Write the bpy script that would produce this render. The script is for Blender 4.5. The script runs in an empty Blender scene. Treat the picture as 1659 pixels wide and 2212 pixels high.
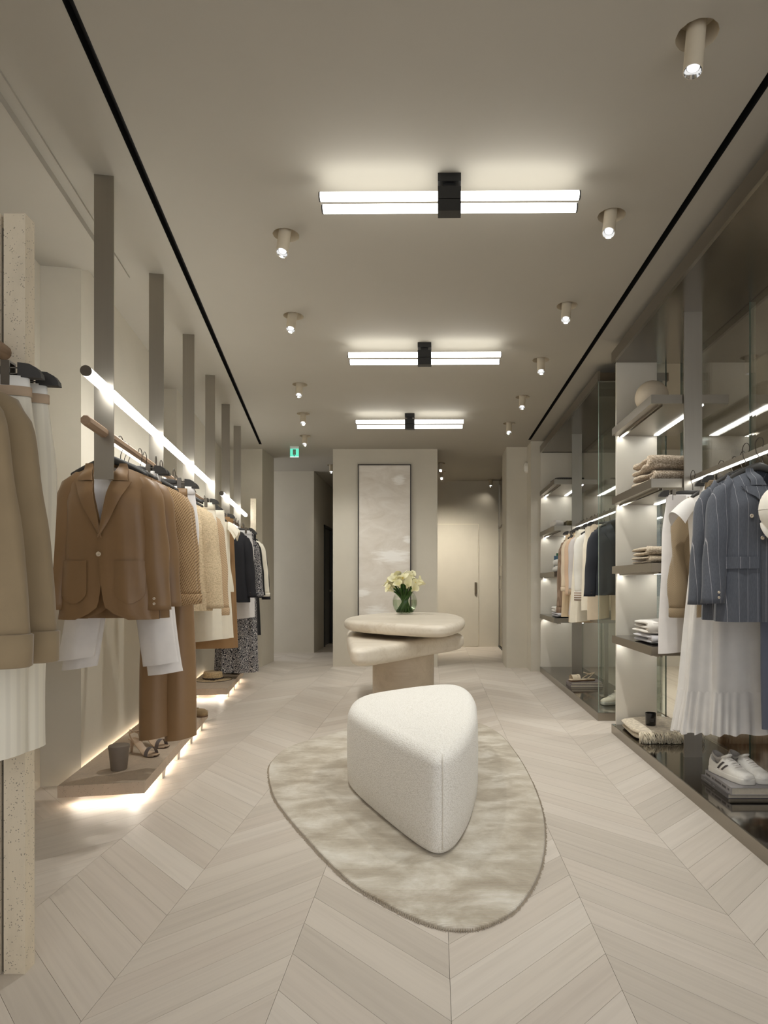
import bpy, bmesh, math, random
from mathutils import Vector, Matrix
from mathutils.geometry import delaunay_2d_cdt
random.seed(7)
PI = math.pi
C = bpy.context.scene.collection
scene = bpy.context.scene

# ---------------------------------------------------------------- camera
F_PX, PX, PY, EYE = 1380.0, 941.0, 1259.0, 1.15
IW, IH = 1659.0, 2212.0
CEIL = 2.986
cam = bpy.data.cameras.new('camera')
cam_ob = bpy.data.objects.new('camera', cam); C.objects.link(cam_ob)
cam.sensor_fit = 'HORIZONTAL'; cam.sensor_width = 36.0
cam.lens = F_PX / IW * 36.0
cam.shift_x = -(PX - IW / 2) / IW
cam.shift_y = (PY - IH / 2) / IW
cam.clip_start = 0.02; cam.clip_end = 60
cam_ob.location = (0, 0, EYE); cam_ob.rotation_euler = (PI / 2, 0, 0)
scene.camera = cam_ob

# ---------------------------------------------------------------- world (daylight reaching in through the open shopfront behind the camera)
world = bpy.data.worlds.new('world'); scene.world = world; world.use_nodes = True
world.node_tree.nodes['Background'].inputs[0].default_value = (0.97, 0.98, 1.0, 1)
world.node_tree.nodes['Background'].inputs[1].default_value = 0.85
scene.view_settings.view_transform = 'Standard'
scene.view_settings.look = 'None'
scene.view_settings.gamma = 1.0
scene.view_settings.use_curve_mapping = False
scene.view_settings.exposure = 0.92
scene.cycles.max_bounces = 7
scene.cycles.diffuse_bounces = 4
scene.cycles.glossy_bounces = 3
scene.cycles.transparent_max_bounces = 12
scene.cycles.use_light_tree = False
scene.cycles.use_adaptive_sampling = True
scene.cycles.adaptive_threshold = 0.015
scene.cycles.transmission_bounces = 6
scene.cycles.caustics_reflective = False
scene.cycles.caustics_refractive = False
scene.cycles.sample_clamp_indirect = 4.0
TUBE_E, LED_E, RAIL_E, SLAB_E, SPOT_W = 3.7, 8.0, 4.5, 19.0, 32.0
WARM = (1.0, 0.90, 0.76); NEUT = (0.98, 0.975, 0.925)

# ---------------------------------------------------------------- helpers
def S(r, g, b):
    f = lambda c: (c / 255.0 / 12.92) if c <= 10 else ((c / 255.0 + 0.055) / 1.055) ** 2.4
    return (f(r), f(g), f(b), 1)

def lerp(a, b, t): return a + (b - a) * t
def sm(t): t = max(0.0, min(1.0, t)); return t * t * (3 - 2 * t)
def interp(keys, t):
    if t <= keys[0][0]: return keys[0][1]
    for (a, va), (b, vb) in zip(keys, keys[1:]):
        if t <= b: return lerp(va, vb, sm((t - a) / (b - a)))
    return keys[-1][1]

class MB:
    def __init__(s): s.v = []; s.f = []
    def add(s, vs, fs):
        o = len(s.v); s.v += [tuple(p) for p in vs]; s.f += [tuple(i + o for i in q) for q in fs]
        return s
    def box(s, x0, x1, y0, y1, z0, z1):
        return s.add([(x0,y0,z0),(x1,y0,z0),(x1,y1,z0),(x0,y1,z0),(x0,y0,z1),(x1,y0,z1),(x1,y1,z1),(x0,y1,z1)],
                     [(0,3,2,1),(4,5,6,7),(0,1,5,4),(1,2,6,5),(2,3,7,6),(3,0,4,7)])
    def cbox(s, c, d): return s.box(c[0]-d[0]/2,c[0]+d[0]/2,c[1]-d[1]/2,c[1]+d[1]/2,c[2]-d[2]/2,c[2]+d[2]/2)
    def loft(s, rings, cap0=True, cap1=True, closed=True):
        n = len(rings[0]); o = len(s.v)
        for r in rings: s.v += [tuple(p) for p in r]
        m = n if closed else n - 1
        for i in range(len(rings) - 1):
            for j in range(m):
                k = (j + 1) % n
                s.f.append((o+i*n+j, o+i*n+k, o+(i+1)*n+k, o+(i+1)*n+j))
        if cap0: s.f.append(tuple(o + j for j in range(n))[::-1])
        if cap1: s.f.append(tuple(o + (len(rings)-1)*n + j for j in range(n)))
        return s
    def tube(s, path, r, n=8, caps=True):
        P = [Vector(p) for p in path]; R = r if isinstance(r, (list, tuple)) else [r] * len(P)
        rings = []; up = None
        for i, p in enumerate(P):
            d = (P[min(i+1, len(P)-1)] - P[max(i-1, 0)]).normalized()
            if up is None:
                up = Vector((0,0,1)) if abs(d.z) < 0.9 else Vector((0,1,0))
            a = d.cross(up)
            if a.length < 1e-5: a = d.cross(Vector((1,0,0)))
            a.normalize(); b = a.cross(d).normalized(); up = b
            rings.append([p + a*math.cos(2*PI*k/n)*R[i] + b*math.sin(2*PI*k/n)*R[i] for k in range(n)])
        return s.loft(rings, caps, caps)
    def cyl(s, p0, p1, r, n=16): return s.tube([p0, p1], r, n)
    def lathe(s, prof, c=(0,0,0), n=32, cap0=True, cap1=True):
        return s.loft([[(c[0]+r*math.cos(2*PI*k/n), c[1]+r*math.sin(2*PI*k/n), c[2]+z) for k in range(n)] for r, z in prof], cap0, cap1)
    def grid(s, rows):
        n = len(rows[0]); o = len(s.v)
        for r in rows: s.v += [tuple(p) for p in r]
        for i in range(len(rows)-1):
            for j in range(n-1):
                s.f.append((o+i*n+j, o+i*n+j+1, o+(i+1)*n+j+1, o+(i+1)*n+j))
        return s
    def sbox(s, c, h, e=5.0, nu=14, nv=28, wob=None):
        g = lambda t: math.copysign(abs(t) ** (2/e), t)
        rings = []
        for i in range(nu + 1):
            ph = -PI/2 + PI*i/nu
            if i == 0: ph += 0.06
            if i == nu: ph -= 0.06
            cp, sp = abs(math.cos(ph)) ** (2/2.6), math.copysign(abs(math.sin(ph)) ** (2/2.6), ph)
            ring = []
            for j in range(nv):
                th = 2*PI*j/nv
                x, y, z = h[0]*cp*g(math.cos(th)), h[1]*cp*g(math.sin(th)), h[2]*sp
                if wob: x, y, z = wob(x, y, z)
                ring.append((c[0]+x, c[1]+y, c[2]+z))
            rings.append(ring)
        return s.loft(rings)
    def build(s, name, mat, parent=None, smooth=True, loc=(0,0,0), rot=(0,0,0), auto=None):
        me = bpy.data.meshes.new(name); me.from_pydata(s.v, [], s.f); me.update()
        if smooth: me.polygons.foreach_set('use_smooth', [True] * len(me.polygons))
        if auto is not None and smooth:
            me.set_sharp_from_angle(angle=auto)
        o = bpy.data.objects.new(name, me); C.objects.link(o)
        if mat: me.materials.append(mat)
        o.location = loc; o.rotation_euler = rot
        if parent: o.parent = parent
        return o

def tag(o, label=None, cat=None, group=None, kind=None):
    if label: o['label'] = label
    if cat: o['category'] = cat
    if group: o['group'] = group
    if kind: o['kind'] = kind
    return o
def thing(name, label, cat, loc=(0,0,0), rz=0.0, group=None):
    o = bpy.data.objects.new(name, None); C.objects.link(o)
    o.location = loc; o.rotation_euler = (0,0,rz); o.empty_display_size = 0.1
    return tag(o, label, cat, group)
def struct(o): o['kind'] = 'structure'; return o
def copy_tree(o, parent=None):
    c = o.copy(); C.objects.link(c)
    c.parent = parent
    for ch in list(o.children): copy_tree(ch, c)
    return c
def dup(root, loc, rz, label, group=None):
    c = copy_tree(root); c.location = loc; c.rotation_euler = (0,0,rz); c['label'] = label
    if group: c['group'] = group
    return c
def smooth_closed(pts, n=96):
    m = len(pts); out = []
    # arc length parametrised Catmull-Rom
    dense = []
    for i in range(m):
        p0, p1, p2, p3 = (Vector(pts[(i+k-1) % m]) for k in range(4))
        for k in range(16):
            t = k/16
            dense.append(0.5*((2*p1)+(-p0+p2)*t+(2*p0-5*p1+4*p2-p3)*t*t+(-p0+3*p1-3*p2+p3)*t**3))
    L = [0]
    for i in range(len(dense)): L.append(L[-1] + (dense[(i+1) % len(dense)] - dense[i]).length)
    j = 0
    for k in range(n):
        d = L[-1]*k/n
        while L[j+1] < d: j += 1
        t = (d - L[j])/max(1e-9, L[j+1]-L[j])
        out.append(dense[j].lerp(dense[(j+1) % len(dense)], t))
    return [(p.x, p.y) for p in out]
def inset(poly, d):
    n = len(poly); out = []
    area = sum(poly[i][0]*poly[(i+1)%n][1]-poly[(i+1)%n][0]*poly[i][1] for i in range(n))
    sg = 1 if area > 0 else -1
    for i in range(n):
        a, b = Vector(poly[i-1]), Vector(poly[(i+1)%n])
        t = (b-a).normalized(); nrm = Vector((-t.y, t.x))*sg
        out.append((poly[i][0]+nrm.x*d, poly[i][1]+nrm.y*d))
    for _ in range(int(max(0, d)*260)):
        out = [((out[i-1][0]+2*out[i][0]+out[(i+1) % n][0])/4, (out[i-1][1]+2*out[i][1]+out[(i+1) % n][1])/4) for i in range(n)]
    return out
def slab(mb, poly, z0, z1, r, rb=None, seg=6, tilt=None):
    rb = r if rb is None else rb
    rings = []
    Z = lambda p, z: (p[0], p[1], z + (tilt(p) if tilt else 0))
    for k in range(seg+1):
        a = PI/2*k/seg
        rings.append([Z(p, z0+rb*(1-math.sin(a))) for p in inset(poly, rb*(1-math.cos(a)))][:] if False else
                     [Z(p, z0+rb-rb*math.cos(a)) for p in inset(poly, rb-rb*math.sin(a))])
    for k in range(seg+1):
        a = PI/2*k/seg
        rings.append([Z(p, z1-r+r*math.sin(a)) for p in inset(poly, r-r*math.cos(a))])
    return mb.loft(rings)
def floor_pt(x, y, z=0.0):
    Y = F_PX*(EYE-z)/(y-PY); return ((x-PX)/F_PX*Y, Y)
def ceil_pt(x, y, z=CEIL):
    Y = F_PX*(z-EYE)/(PY-y); return ((x-PX)/F_PX*Y, Y)

# ---------------------------------------------------------------- materials
class NT:
    def __init__(s, name):
        s.m = bpy.data.materials.new(name); s.m.use_nodes = True; s.t = s.m.node_tree
        s.b = s.t.nodes['Principled BSDF']; s.out = s.t.nodes['Material Output']
    def n(s, typ, **kw):
        nd = s.t.nodes.new(typ)
        for k, v in kw.items():
            if hasattr(nd, k): setattr(nd, k, v)
        return nd
    def l(s, a, b): s.t.links.new(a, b)
    def coords(s, scale=(1,1,1), rot=(0,0,0), out='Object', rand=False):
        tc = s.n('ShaderNodeTexCoord'); mp = s.n('ShaderNodeMapping')
        mp.inputs['Scale'].default_value = scale; mp.inputs['Rotation'].default_value = rot
        s.l(tc.outputs[out], mp.inputs['Vector'])
        if rand:
            oi = s.n('ShaderNodeObjectInfo'); ml = s.n('ShaderNodeMath', operation='MULTIPLY'); ml.inputs[1].default_value = 37.0
            s.l(oi.outputs['Random'], ml.inputs[0]); s.l(ml.outputs[0], mp.inputs['Location'])
        return mp.outputs['Vector']
    def noise(s, vec, scale, detail=3, rough=0.55, dist=0.0):
        nd = s.n('ShaderNodeTexNoise'); nd.inputs['Scale'].default_value = scale; nd.inputs['Detail'].default_value = detail
        nd.inputs['Roughness'].default_value = rough; nd.inputs['Distortion'].default_value = dist
        s.l(vec, nd.inputs['Vector']); return nd.outputs['Fac']
    def ramp(s, fac, stops):
        r = s.n('ShaderNodeValToRGB'); e = r.color_ramp.elements
        e[0].position, e[0].color = stops[0]; e[1].position, e[1].color = stops[-1]
        for p, c in stops[1:-1]:
            x = e.new(p); x.color = c
        s.l(fac, r.inputs['Fac']); return r.outputs['Color']
    def mix(s, fac, a, b):
        m = s.n('ShaderNodeMix', data_type='RGBA')
        for sock, val in ((m.inputs['Factor'], fac), (m.inputs['A'] if False else m.inputs[6], a), (m.inputs[7], b)):
            if hasattr(val, 'is_linked') or hasattr(val, 'links'): s.l(val, sock)
            else: sock.default_value = val
        return m.outputs[2]
    def math(s, op, a, b=None):
        m = s.n('ShaderNodeMath', operation=op)
        for i, v in enumerate((a, b)):
            if v is None: continue
            if hasattr(v, 'links'): s.l(v, m.inputs[i])
            else: m.inputs[i].default_value = v
        return m.outputs[0]
    def sep(s, vec):
        x = s.n('ShaderNodeSeparateXYZ'); s.l(vec, x.inputs[0]); return x.outputs
    def bump(s, h, strength=0.3, dist=0.01):
        b = s.n('ShaderNodeBump'); b.inputs['Strength'].default_value = strength; b.inputs['Distance'].default_value = dist
        s.l(h, b.inputs['Height']); s.l(b.outputs['Normal'], s.b.inputs['Normal'])
    def set(s, color=None, rough=None, metal=None, **kw):
        if color is not None:
            if hasattr(color, 'links'): s.l(color, s.b.inputs['Base Color'])
            else: s.b.inputs['Base Color'].default_value = color
        if rough is not None:
            if hasattr(rough, 'links'): s.l(rough, s.b.inputs['Roughness'])
            else: s.b.inputs['Roughness'].default_value = rough
        if metal is not None: s.b.inputs['Metallic'].default_value = metal
        for k, v in kw.items(): s.b.inputs[k].default_value = v
        return s.m

def shade(c, k): return (c[0]*k, c[1]*k, c[2]*k, 1)
def m_plain(name, col, rough=0.5, metal=0.0, var=0.06, scale=30, bump=0.0, **kw):
    t = NT(name); v = t.coords()
    f = t.noise(v, scale, 3)
    c = t.ramp(f, [(0.3, shade(col, 1-var)), (0.7, shade(col, 1+var))])
    if bump: t.bump(f, bump, 0.004)
    return t.set(c, rough, metal, **kw)
def m_plaster(name, col, scale=2.2):
    t = NT(name); v = t.coords()
    f = t.noise(v, scale, 6, 0.6, 0.4); g = t.noise(v, 60, 3)
    c = t.ramp(f, [(0.25, shade(col, 0.95)), (0.5, col), (0.75, shade(col, 1.04))])
    t.bump(g, 0.06, 0.003)
    return t.set(c, 0.75)
def m_steel(name, col, rough=0.3, axis=2, bands=True):
    t = NT(name); sc = [220, 220, 220]; sc[axis] = 2.0
    v = t.coords(tuple(sc)); f = t.noise(v, 1.0, 3)
    c = t.ramp(f, [(0.2, shade(col, 0.97)), (0.8, shade(col, 1.03))])
    r = t.ramp(f, [(0.2, (rough*0.97,)*3+(1,)), (0.8, (rough*1.03,)*3+(1,))])
    return t.set(c, r, 1.0)
def m_emit(name, col, strength):
    t = NT(name); t.t.nodes.remove(t.b); e = t.n('ShaderNodeEmission')
    e.inputs[0].default_value = (*col, 1); e.inputs[1].default_value = strength
    t.l(e.outputs[0], t.out.inputs[0]); return t.m
def m_glass(name, tint=(0.93, 0.96, 0.94, 1), refl=1.0, ior=1.5, rough=0.0):
    t = NT(name); t.t.nodes.remove(t.b)
    tr = t.n('ShaderNodeBsdfTransparent'); tr.inputs[0].default_value = tint
    gl = t.n('ShaderNodeBsdfGlossy'); gl.inputs['Roughness'].default_value = rough; gl.inputs[0].default_value = (1,1,1,1)
    fr = t.n('ShaderNodeFresnel'); fr.inputs[0].default_value = ior
    k = t.math('MULTIPLY', fr.outputs[0], refl)
    mx = t.n('ShaderNodeMixShader'); t.l(k, mx.inputs[0]); t.l(tr.outputs[0], mx.inputs[1]); t.l(gl.outputs[0], mx.inputs[2])
    t.l(mx.outputs[0], t.out.inputs[0]); return t.m
def m_travertine(name, col, pits=1.0):
    t = NT(name); v = t.coords(); v2 = t.coords((1, 1, 0.35))
    f = t.noise(v2, 7, 6, 0.65, 0.8)
    base = t.ramp(f, [(0.25, shade(col, 0.86)), (0.5, col), (0.75, shade(col, 1.1))])
    vo = t.n('ShaderNodeTexVoronoi'); vo.inputs['Scale'].default_value = 150; t.l(v, vo.inputs['Vector'])
    p = t.noise(v, 55, 2)
    hole = t.math('MULTIPLY', t.math('LESS_THAN', vo.outputs['Distance'], 0.27), t.math('GREATER_THAN', p, 0.53))
    hole = t.math('MULTIPLY', hole, pits)
    c = t.mix(hole, base, shade(col, 0.42))
    h = t.math('SUBTRACT', 1.0, hole); t.bump(h, 0.35, 0.003)
    return t.set(c, 0.55)
def m_wood(name, col, col2, axis=0, scale=1.0, rough=0.5, bump=0.1):
    t = NT(name); sc = [26*scale]*3; sc[axis] = 0.9*scale
    v = t.coords(tuple(sc)); f = t.noise(v, 1.0, 5, 0.6, 1.2); g = t.noise(v, 6.0, 3, 0.6)
    h = t.math('ADD', t.math('MULTIPLY', f, 0.7), t.math('MULTIPLY', g, 0.3))
    c = t.ramp(h, [(0.3, col2), (0.5, col), (0.72, shade(col, 1.08))])
    t.bump(h, bump, 0.003); return t.set(c, rough)
def m_fabric(name, col, kind='plain', col2=None, rough=0.85, scale=1.0, sheen=0.15, fold=0.0):
    t = NT(name); v = t.coords(); x, y, z = t.sep(v)
    fine = t.noise(v, 900*scale, 2); big = t.noise(v, 9, 3)
    col2 = col2 or shade(col, 0.8)
    c = t.ramp(big, [(0.3, shade(col, 0.95)), (0.7, shade(col, 1.05))]); h = fine
    if kind == 'weave':
        va = t.noise(t.coords((60*scale, 60*scale, 700*scale)), 1.0, 2); vb = t.noise(t.coords((700*scale, 700*scale, 60*scale)), 1.0, 2)
        h = t.math('ADD', va, vb); c = t.ramp(t.math('MULTIPLY', h, 0.5), [(0.4, col2), (0.5, col), (0.6, shade(col, 1.25))])
    elif kind == 'knit':
        a = t.math('SINE', t.math('MULTIPLY', t.math('ADD', x, t.math('MULTIPLY', z, 0.55)), 420*scale))
        b = t.math('SINE', t.math('MULTIPLY', t.math('SUBTRACT', z, t.math('MULTIPLY', x, 0.3)), 520*scale))
        h = t.math('MULTIPLY', t.math('ADD', t.math('MULTIPLY', a, b), 1.0), 0.5)
        c = t.ramp(h, [(0.25, col2), (0.6, col)])
    elif kind == 'rib':
        h = t.math('MULTIPLY', t.math('ADD', t.math('SINE', t.math('MULTIPLY', t.math('ADD', x, y), 500*scale)), 1.0), 0.5)
        c = t.ramp(h, [(0.1, col2), (0.6, col)])
    elif kind == 'chunky':
        vo = t.n('ShaderNodeTexVoronoi'); vo.inputs['Scale'].default_value = 95*scale; t.l(t.coords((1, 1, 1.5)), vo.inputs['Vector'])
        h = t.math('SUBTRACT', 1.0, vo.outputs['Distance'])
        c = t.ramp(h, [(0.35, col2), (0.75, col)])
    elif kind == 'boucle':
        vo = t.n('ShaderNodeTexVoronoi'); vo.inputs['Scale'].default_value = 170*scale; t.l(v, vo.inputs['Vector'])
        h = t.math('SUBTRACT', 1.0, vo.outputs['Distance'])
        c = t.ramp(h, [(0.25, col2), (0.7, col)])
    elif kind == 'pin':
        fr = t.math('FRACT', t.math('ADD', t.math('MULTIPLY', x, 24.0), 0.25))
        d = t.math('ABSOLUTE', t.math('SUBTRACT', fr, 0.5))
        dash = t.math('GREATER_THAN', t.math('FRACT', t.math('MULTIPLY', z, 160.0)), 0.25)
        line = t.math('MULTIPLY', t.math('LESS_THAN', d, 0.016), dash)
        va = t.noise(t.coords((500, 500, 40)), 1.0, 2)
        base = t.ramp(va, [(0.3, shade(col, 0.85)), (0.7, shade(col, 1.15))])
        c = t.mix(line, base, col2)
    elif kind == 'paisley':
        w = t.n('ShaderNodeTexVoronoi', feature='SMOOTH_F1'); w.inputs['Scale'].default_value = 40*scale
        dv = t.n('ShaderNodeMixRGB'); t.l(v, w.inputs['Vector'])
        rg = t.math('SINE', t.math('MULTIPLY', w.outputs['Distance'], 34.0))
        nz = t.noise(v, 120, 3)
        k = t.math('GREATER_THAN', t.math('ADD', rg, t.math('MULTIPLY', nz, 1.2)), 1.0)
        c = t.mix(k, col, col2)
    elif kind == 'stripeh':
        k = t.math('GREATER_THAN', t.math('FRACT', t.math('MULTIPLY', z, 45.0*scale)), 0.6)
        c = t.mix(k, col, col2)
    t.bump(h, 0.35 if kind in ('chunky', 'boucle', 'knit') else 0.12, 0.006 if kind in ('chunky', 'boucle') else 0.002)
    t.set(c, rough)
    t.b.inputs['Sheen Weight'].default_value = sheen
    t.b.inputs['Sheen Roughness'].default_value = 0.4
    return t.m

WALL = m_plaster('plaster_wall', S(201, 194, 179))
WALL2 = m_plaster('plaster_panel', S(218, 211, 197))
CEILM = m_plain('ceiling_paint', S(170, 164, 152), 0.85, var=0.01, scale=4)
LIGHTHOUSE = m_plain('spot_housing', S(202, 190, 168), 0.6, var=0.02)
BLACK = m_plain('black_metal', S(22, 21, 20), 0.45, var=0.1)
SLOT = m_plain('slot_black', S(8, 7, 7), 0.6, var=0.1)
STEEL = m_steel('brushed_steel', S(166, 160, 150), 0.34, 2)
STEELH = m_steel('brushed_steel_flat', S(156, 149, 138), 0.32, 1)
STEELM = m_steel('mirror_steel', S(148, 142, 133), 0.09, 1)
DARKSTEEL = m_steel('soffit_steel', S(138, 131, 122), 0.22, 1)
CHROME = m_plain('chrome', S(225, 225, 225), 0.12, 1.0, var=0.02)
GLASS = m_glass('pane_glass')
BACKGLASS = m_glass('back_glass', (0.985, 0.99, 0.98, 1), 0.75, 1.4)
GLASSEDGE = m_plain('glass_edge', S(90, 110, 100), 0.2, var=0.05)
TRAV = m_travertine('travertine_post', S(220, 207, 184))
TRAV2 = m_travertine('travertine_slab', S(190, 172, 152), 0.7)
WOODR = m_wood('rail_wood', S(168, 142, 118), S(140, 116, 94), 1)
TABLEW = m_wood('table_wood', S(222, 212, 196), S(206, 193, 173), 0, 0.45, 0.45, 0.06)
TABLEW2 = m_wood('pedestal_wood', S(206, 192, 172), S(196, 181, 160), 0, 0.55, 0.45, 0.05)
HANGER = m_plain('hanger_black', S(52, 50, 48), 0.5, var=0.05)
HANGMETAL = m_plain('hook_metal', S(70, 64, 58), 0.35, 0.9, var=0.03)
CLIPM = m_plain('clip_metal', S(112, 106, 98), 0.35, 0.9, var=0.03)
TUBE = m_emit('tube_glow', NEUT, TUBE_E)
TUBE2 = m_emit('wall_tube_glow', NEUT, TUBE_E*2.6)
LED = m_emit('led_glow', NEUT, LED_E)
LEDR = m_emit('rail_led_glow', NEUT, RAIL_E)
LEDS = m_emit('slab_led_glow', WARM, SLAB_E)
BULB = m_emit('bulb_glow', (1.0, 0.99, 0.97), 0.6)
# ================================================================ SETTING
LK = 0.18                                   # left wall leans 10.2 degrees off the room axis
LA = math.atan(LK)
def left_x(c, Y): return -c - LK*Y          # c: 0.976 rail line, 1.365 wall, 1.58 recess
Y0, Y1 = -1.2, 12.6

# ---- floor: chevron oak planks
def m_plank(name, attr=False):
    t = NT(name)
    if attr:
        a = t.n('ShaderNodeAttribute'); a.attribute_name = 'tone'; rnd = a.outputs['Fac']
    else:
        rnd = t.n('ShaderNodeObjectInfo').outputs['Random']
    tc = t.n('ShaderNodeTexCoord')
    if attr:
        a2 = t.n('ShaderNodeAttribute'); a2.attribute_name = 'side'
        ang = t.math('MULTIPLY', a2.outputs['Fac'], PI/2)
        vr = t.n('ShaderNodeVectorRotate', rotation_type='Z_AXIS')
        t.l(tc.outputs['Object'], vr.inputs['Vector']); t.l(ang, vr.inputs['Angle']); src = vr.outputs[0]
    else: src = tc.outputs['Object']
    off = t.math('MULTIPLY', rnd, 53.0)
    ad = t.n('ShaderNodeVectorMath', operation='ADD'); t.l(src, ad.inputs[0]); t.l(off, ad.inputs[1])
    mp = t.n('ShaderNodeMapping'); t.l(ad.outputs[0], mp.inputs['Vector'])
    mp.inputs['Rotation'].default_value = (0, 0, PI/4)
    return t, rnd, mp
def plank_mat(name, sgn, attr=False):
    t, rnd, mp = m_plank(name, attr)
    mp.inputs['Rotation'].default_value = (0, 0, -sgn*PI/4)
    sc = t.n('ShaderNodeMapping'); sc.inputs['Scale'].default_value = (1.3, 42, 1)
    t.l(mp.outputs[0], sc.inputs['Vector'])
    f = t.noise(sc.outputs[0], 1.0, 5, 0.6, 0.7)
    tone = t.ramp(rnd, [(0.0, S(195, 185, 173)), (0.3, S(209, 199, 187)), (0.6, S(202, 191, 179)), (1.0, S(215, 206, 195))])
    grain = t.ramp(f, [(0.3, (0.91, 0.905, 0.90, 1)), (0.55, (1, 1, 1, 1)), (0.8, (1.04, 1.04, 1.03, 1))])
    mm = t.n('ShaderNodeMix', data_type='RGBA'); mm.blend_type = 'MULTIPLY'; mm.inputs[0].default_value = 1.0
    t.l(tone, mm.inputs[6]); t.l(grain, mm.inputs[7])
    t.bump(f, 0.05, 0.002)
    return t.set(mm.outputs[2], 0.42)
PW, PS, PB0 = 0.4853, 0.178, 1.675
fb = MB(); fb.box(-3.6, 4.6, Y0, Y1, -0.10, -0.010)
floor = struct(fb.build('floor', m_plain('floor_joint', S(128, 116, 100), 0.8), smooth=False))
PMAT = {1: plank_mat('oak_plank_up', 1), -1: plank_mat('oak_plank_down', -1)}
g = 0.0006
def plank_verts(sgn):
    # local origin at the plank's lower seam node; runs to +x, rising sgn*PW in y
    a = [(g, g*sgn + g), (PW-g, sgn*(PW-g) + g), (PW-g, sgn*(PW-g) + PS - g*1.4), (g, g*sgn + PS - g*1.4)]
    return [(x, y, -0.0105) for x, y in a] + [(x, y, 0.0) for x, y in a]
PF = [(3,2,1,0),(4,5,6,7),(0,1,5,4),(1,2,6,5),(2,3,7,6),(3,0,4,7)]
pm = {}
for sgn in (1, -1):
    me = bpy.data.meshes.new('plank'); me.from_pydata(plank_verts(sgn), [], PF); me.update(); me.materials.append(PMAT[sgn]); pm[sgn] = me
cells = []
for k in range(-6, 5):
    xs = 0.0414 + PW*k; sgn = 1 if k % 2 == 0 else -1
    for n in range(-20, 64):
        yb = PB0 + PS*n + (0 if sgn == 1 else PW)
        cx, cy = xs + PW/2, yb + sgn*PW/2
        if not (-1.0 < cy < 12.2 and left_x(1.75, cy) < cx < 1.95): continue
        vis = False
        if cy > 1.2:
            px = PX + F_PX*cx/cy; py = PY + F_PX*EYE/cy
            vis = -260 < px < IW + 200 and py < IH + 330
        if cx > 1.4 and cy < 8.2: vis = False
        cells.append((0 if vis else 1, cy + (0 if vis else 100), xs, yb, sgn))
cells.sort()
rest = {1: [], -1: []}; cnt = 0
for inv, cy, xs, yb, sgn in cells:
    if not inv and cnt < 300:
        o = bpy.data.objects.new('plank', pm[sgn]); C.objects.link(o); o.location = (xs, yb, 0); o.parent = floor; cnt += 1
    else: rest[sgn].append((xs, yb))
for sgn in (1, -1):
    mb = MB()
    for xs, yb in rest[sgn]: mb.add([(x+xs, y+yb, z) for x, y, z in plank_verts(sgn)], PF)
    o = mb.build('plank_field', plank_mat('oak_plank_rest_%s' % ('up' if sgn > 0 else 'down'), sgn, True), floor, smooth=False)
    at = o.data.attributes.new('tone', 'FLOAT', 'FACE')
    vals = []
    for _ in rest[sgn]: vals += [random.random()]*6
    at.data.foreach_set('value', vals); o['kind'] = 'stuff'

# ---- ceiling with cut-outs for the spots and the two linear slots
SPOTS = [  # disc pixel, tip pixel, lit
    ((1506, 77), (1497, 150), 1), ((1321, 466), (1313, 503), 1), ((1225, 661), (1220, 688), 1), ((1168, 778), (1169, 802), 1),
    ((1129, 858), (1125, 874), 1), ((1100, 915), (1098, 926), 1), ((618, 508), (609, 547), 1), ((634, 683), (623, 708), 1),
    ((648, 831), (640, 846), 1), ((655, 894), (654, 911), 1), ((659, 942), (653, 951), 1),
    ((952, 1001), (950, 1010), 1), ((954, 1019), (954, 1027), 1), ((1060, 1037), (1060, 1046), 1), ((716, 1005), (713, 1013), 1)]
SPOT_XY = [ceil_pt(*s[0]) for s in SPOTS] + [(2.55, 5.2), (2.55, 3.3), (2.55, 7.1)]
HOLE_R = 0.069
slots = []
def slot_quad(p0, p1, w):
    d = (Vector(p1)-Vector(p0)).normalized(); n = Vector((-d.y, d.x))*w/2
    return [tuple(Vector(p0)+n), tuple(Vector(p0)-n), tuple(Vector(p1)-n), tuple(Vector(p1)+n)]
SL_L = slot_quad((left_x(0.797, 8.46), 8.46), (left_x(0.797, -0.6), -0.6), 0.034)
SL_R = slot_quad((1.205, 8.2), (1.215, -0.6), 0.034)
outer = [(-3.6, Y0), (4.6, Y0), (4.6, Y1), (-3.6, Y1)]
verts = [Vector(p) for p in outer]; edges = [(i, (i+1) % 4) for i in range(4)]
def add_loop(pts):
    o = len(verts)
    verts.extend(Vector(p) for p in pts); edges.extend((o+i, o+(i+1) % len(pts)) for i in range(len(pts)))
for x, y in SPOT_XY: add_loop([(x+HOLE_R*math.cos(2*PI*k/32), y+HOLE_R*math.sin(2*PI*k/32)) for k in range(32)])
for q in (SL_L, SL_R): add_loop(q)
vo, eo, fo, *_ = delaunay_2d_cdt(verts, edges, [], 1, 1e-5)
def in_quad(p, q):
    sgn = None
    for i in range(4):
        a, b = Vector(q[i]), Vector(q[(i+1) % 4]); cr = (b-a).x*(p-a).y-(b-a).y*(p-a).x
        if sgn is None: sgn = cr > 0
        elif (cr > 0) != sgn: return False
    return True
keep = []
for f in fo:
    c = sum((vo[i] for i in f), Vector((0, 0)))/len(f)
    if any((c-Vector(s)).length < HOLE_R*0.98 for s in SPOT_XY): continue
    if in_quad(c, SL_L) or in_quad(c, SL_R): continue
    keep.append(tuple(f)[::-1])
cb = MB(); cb.add([(v.x, v.y, CEIL) for v in vo], keep)
cb.box(-3.6, 4.6, Y0, Y1, CEIL+0.16, CEIL+0.2)
struct(cb.build('ceiling', CEILM, smooth=False))
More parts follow.
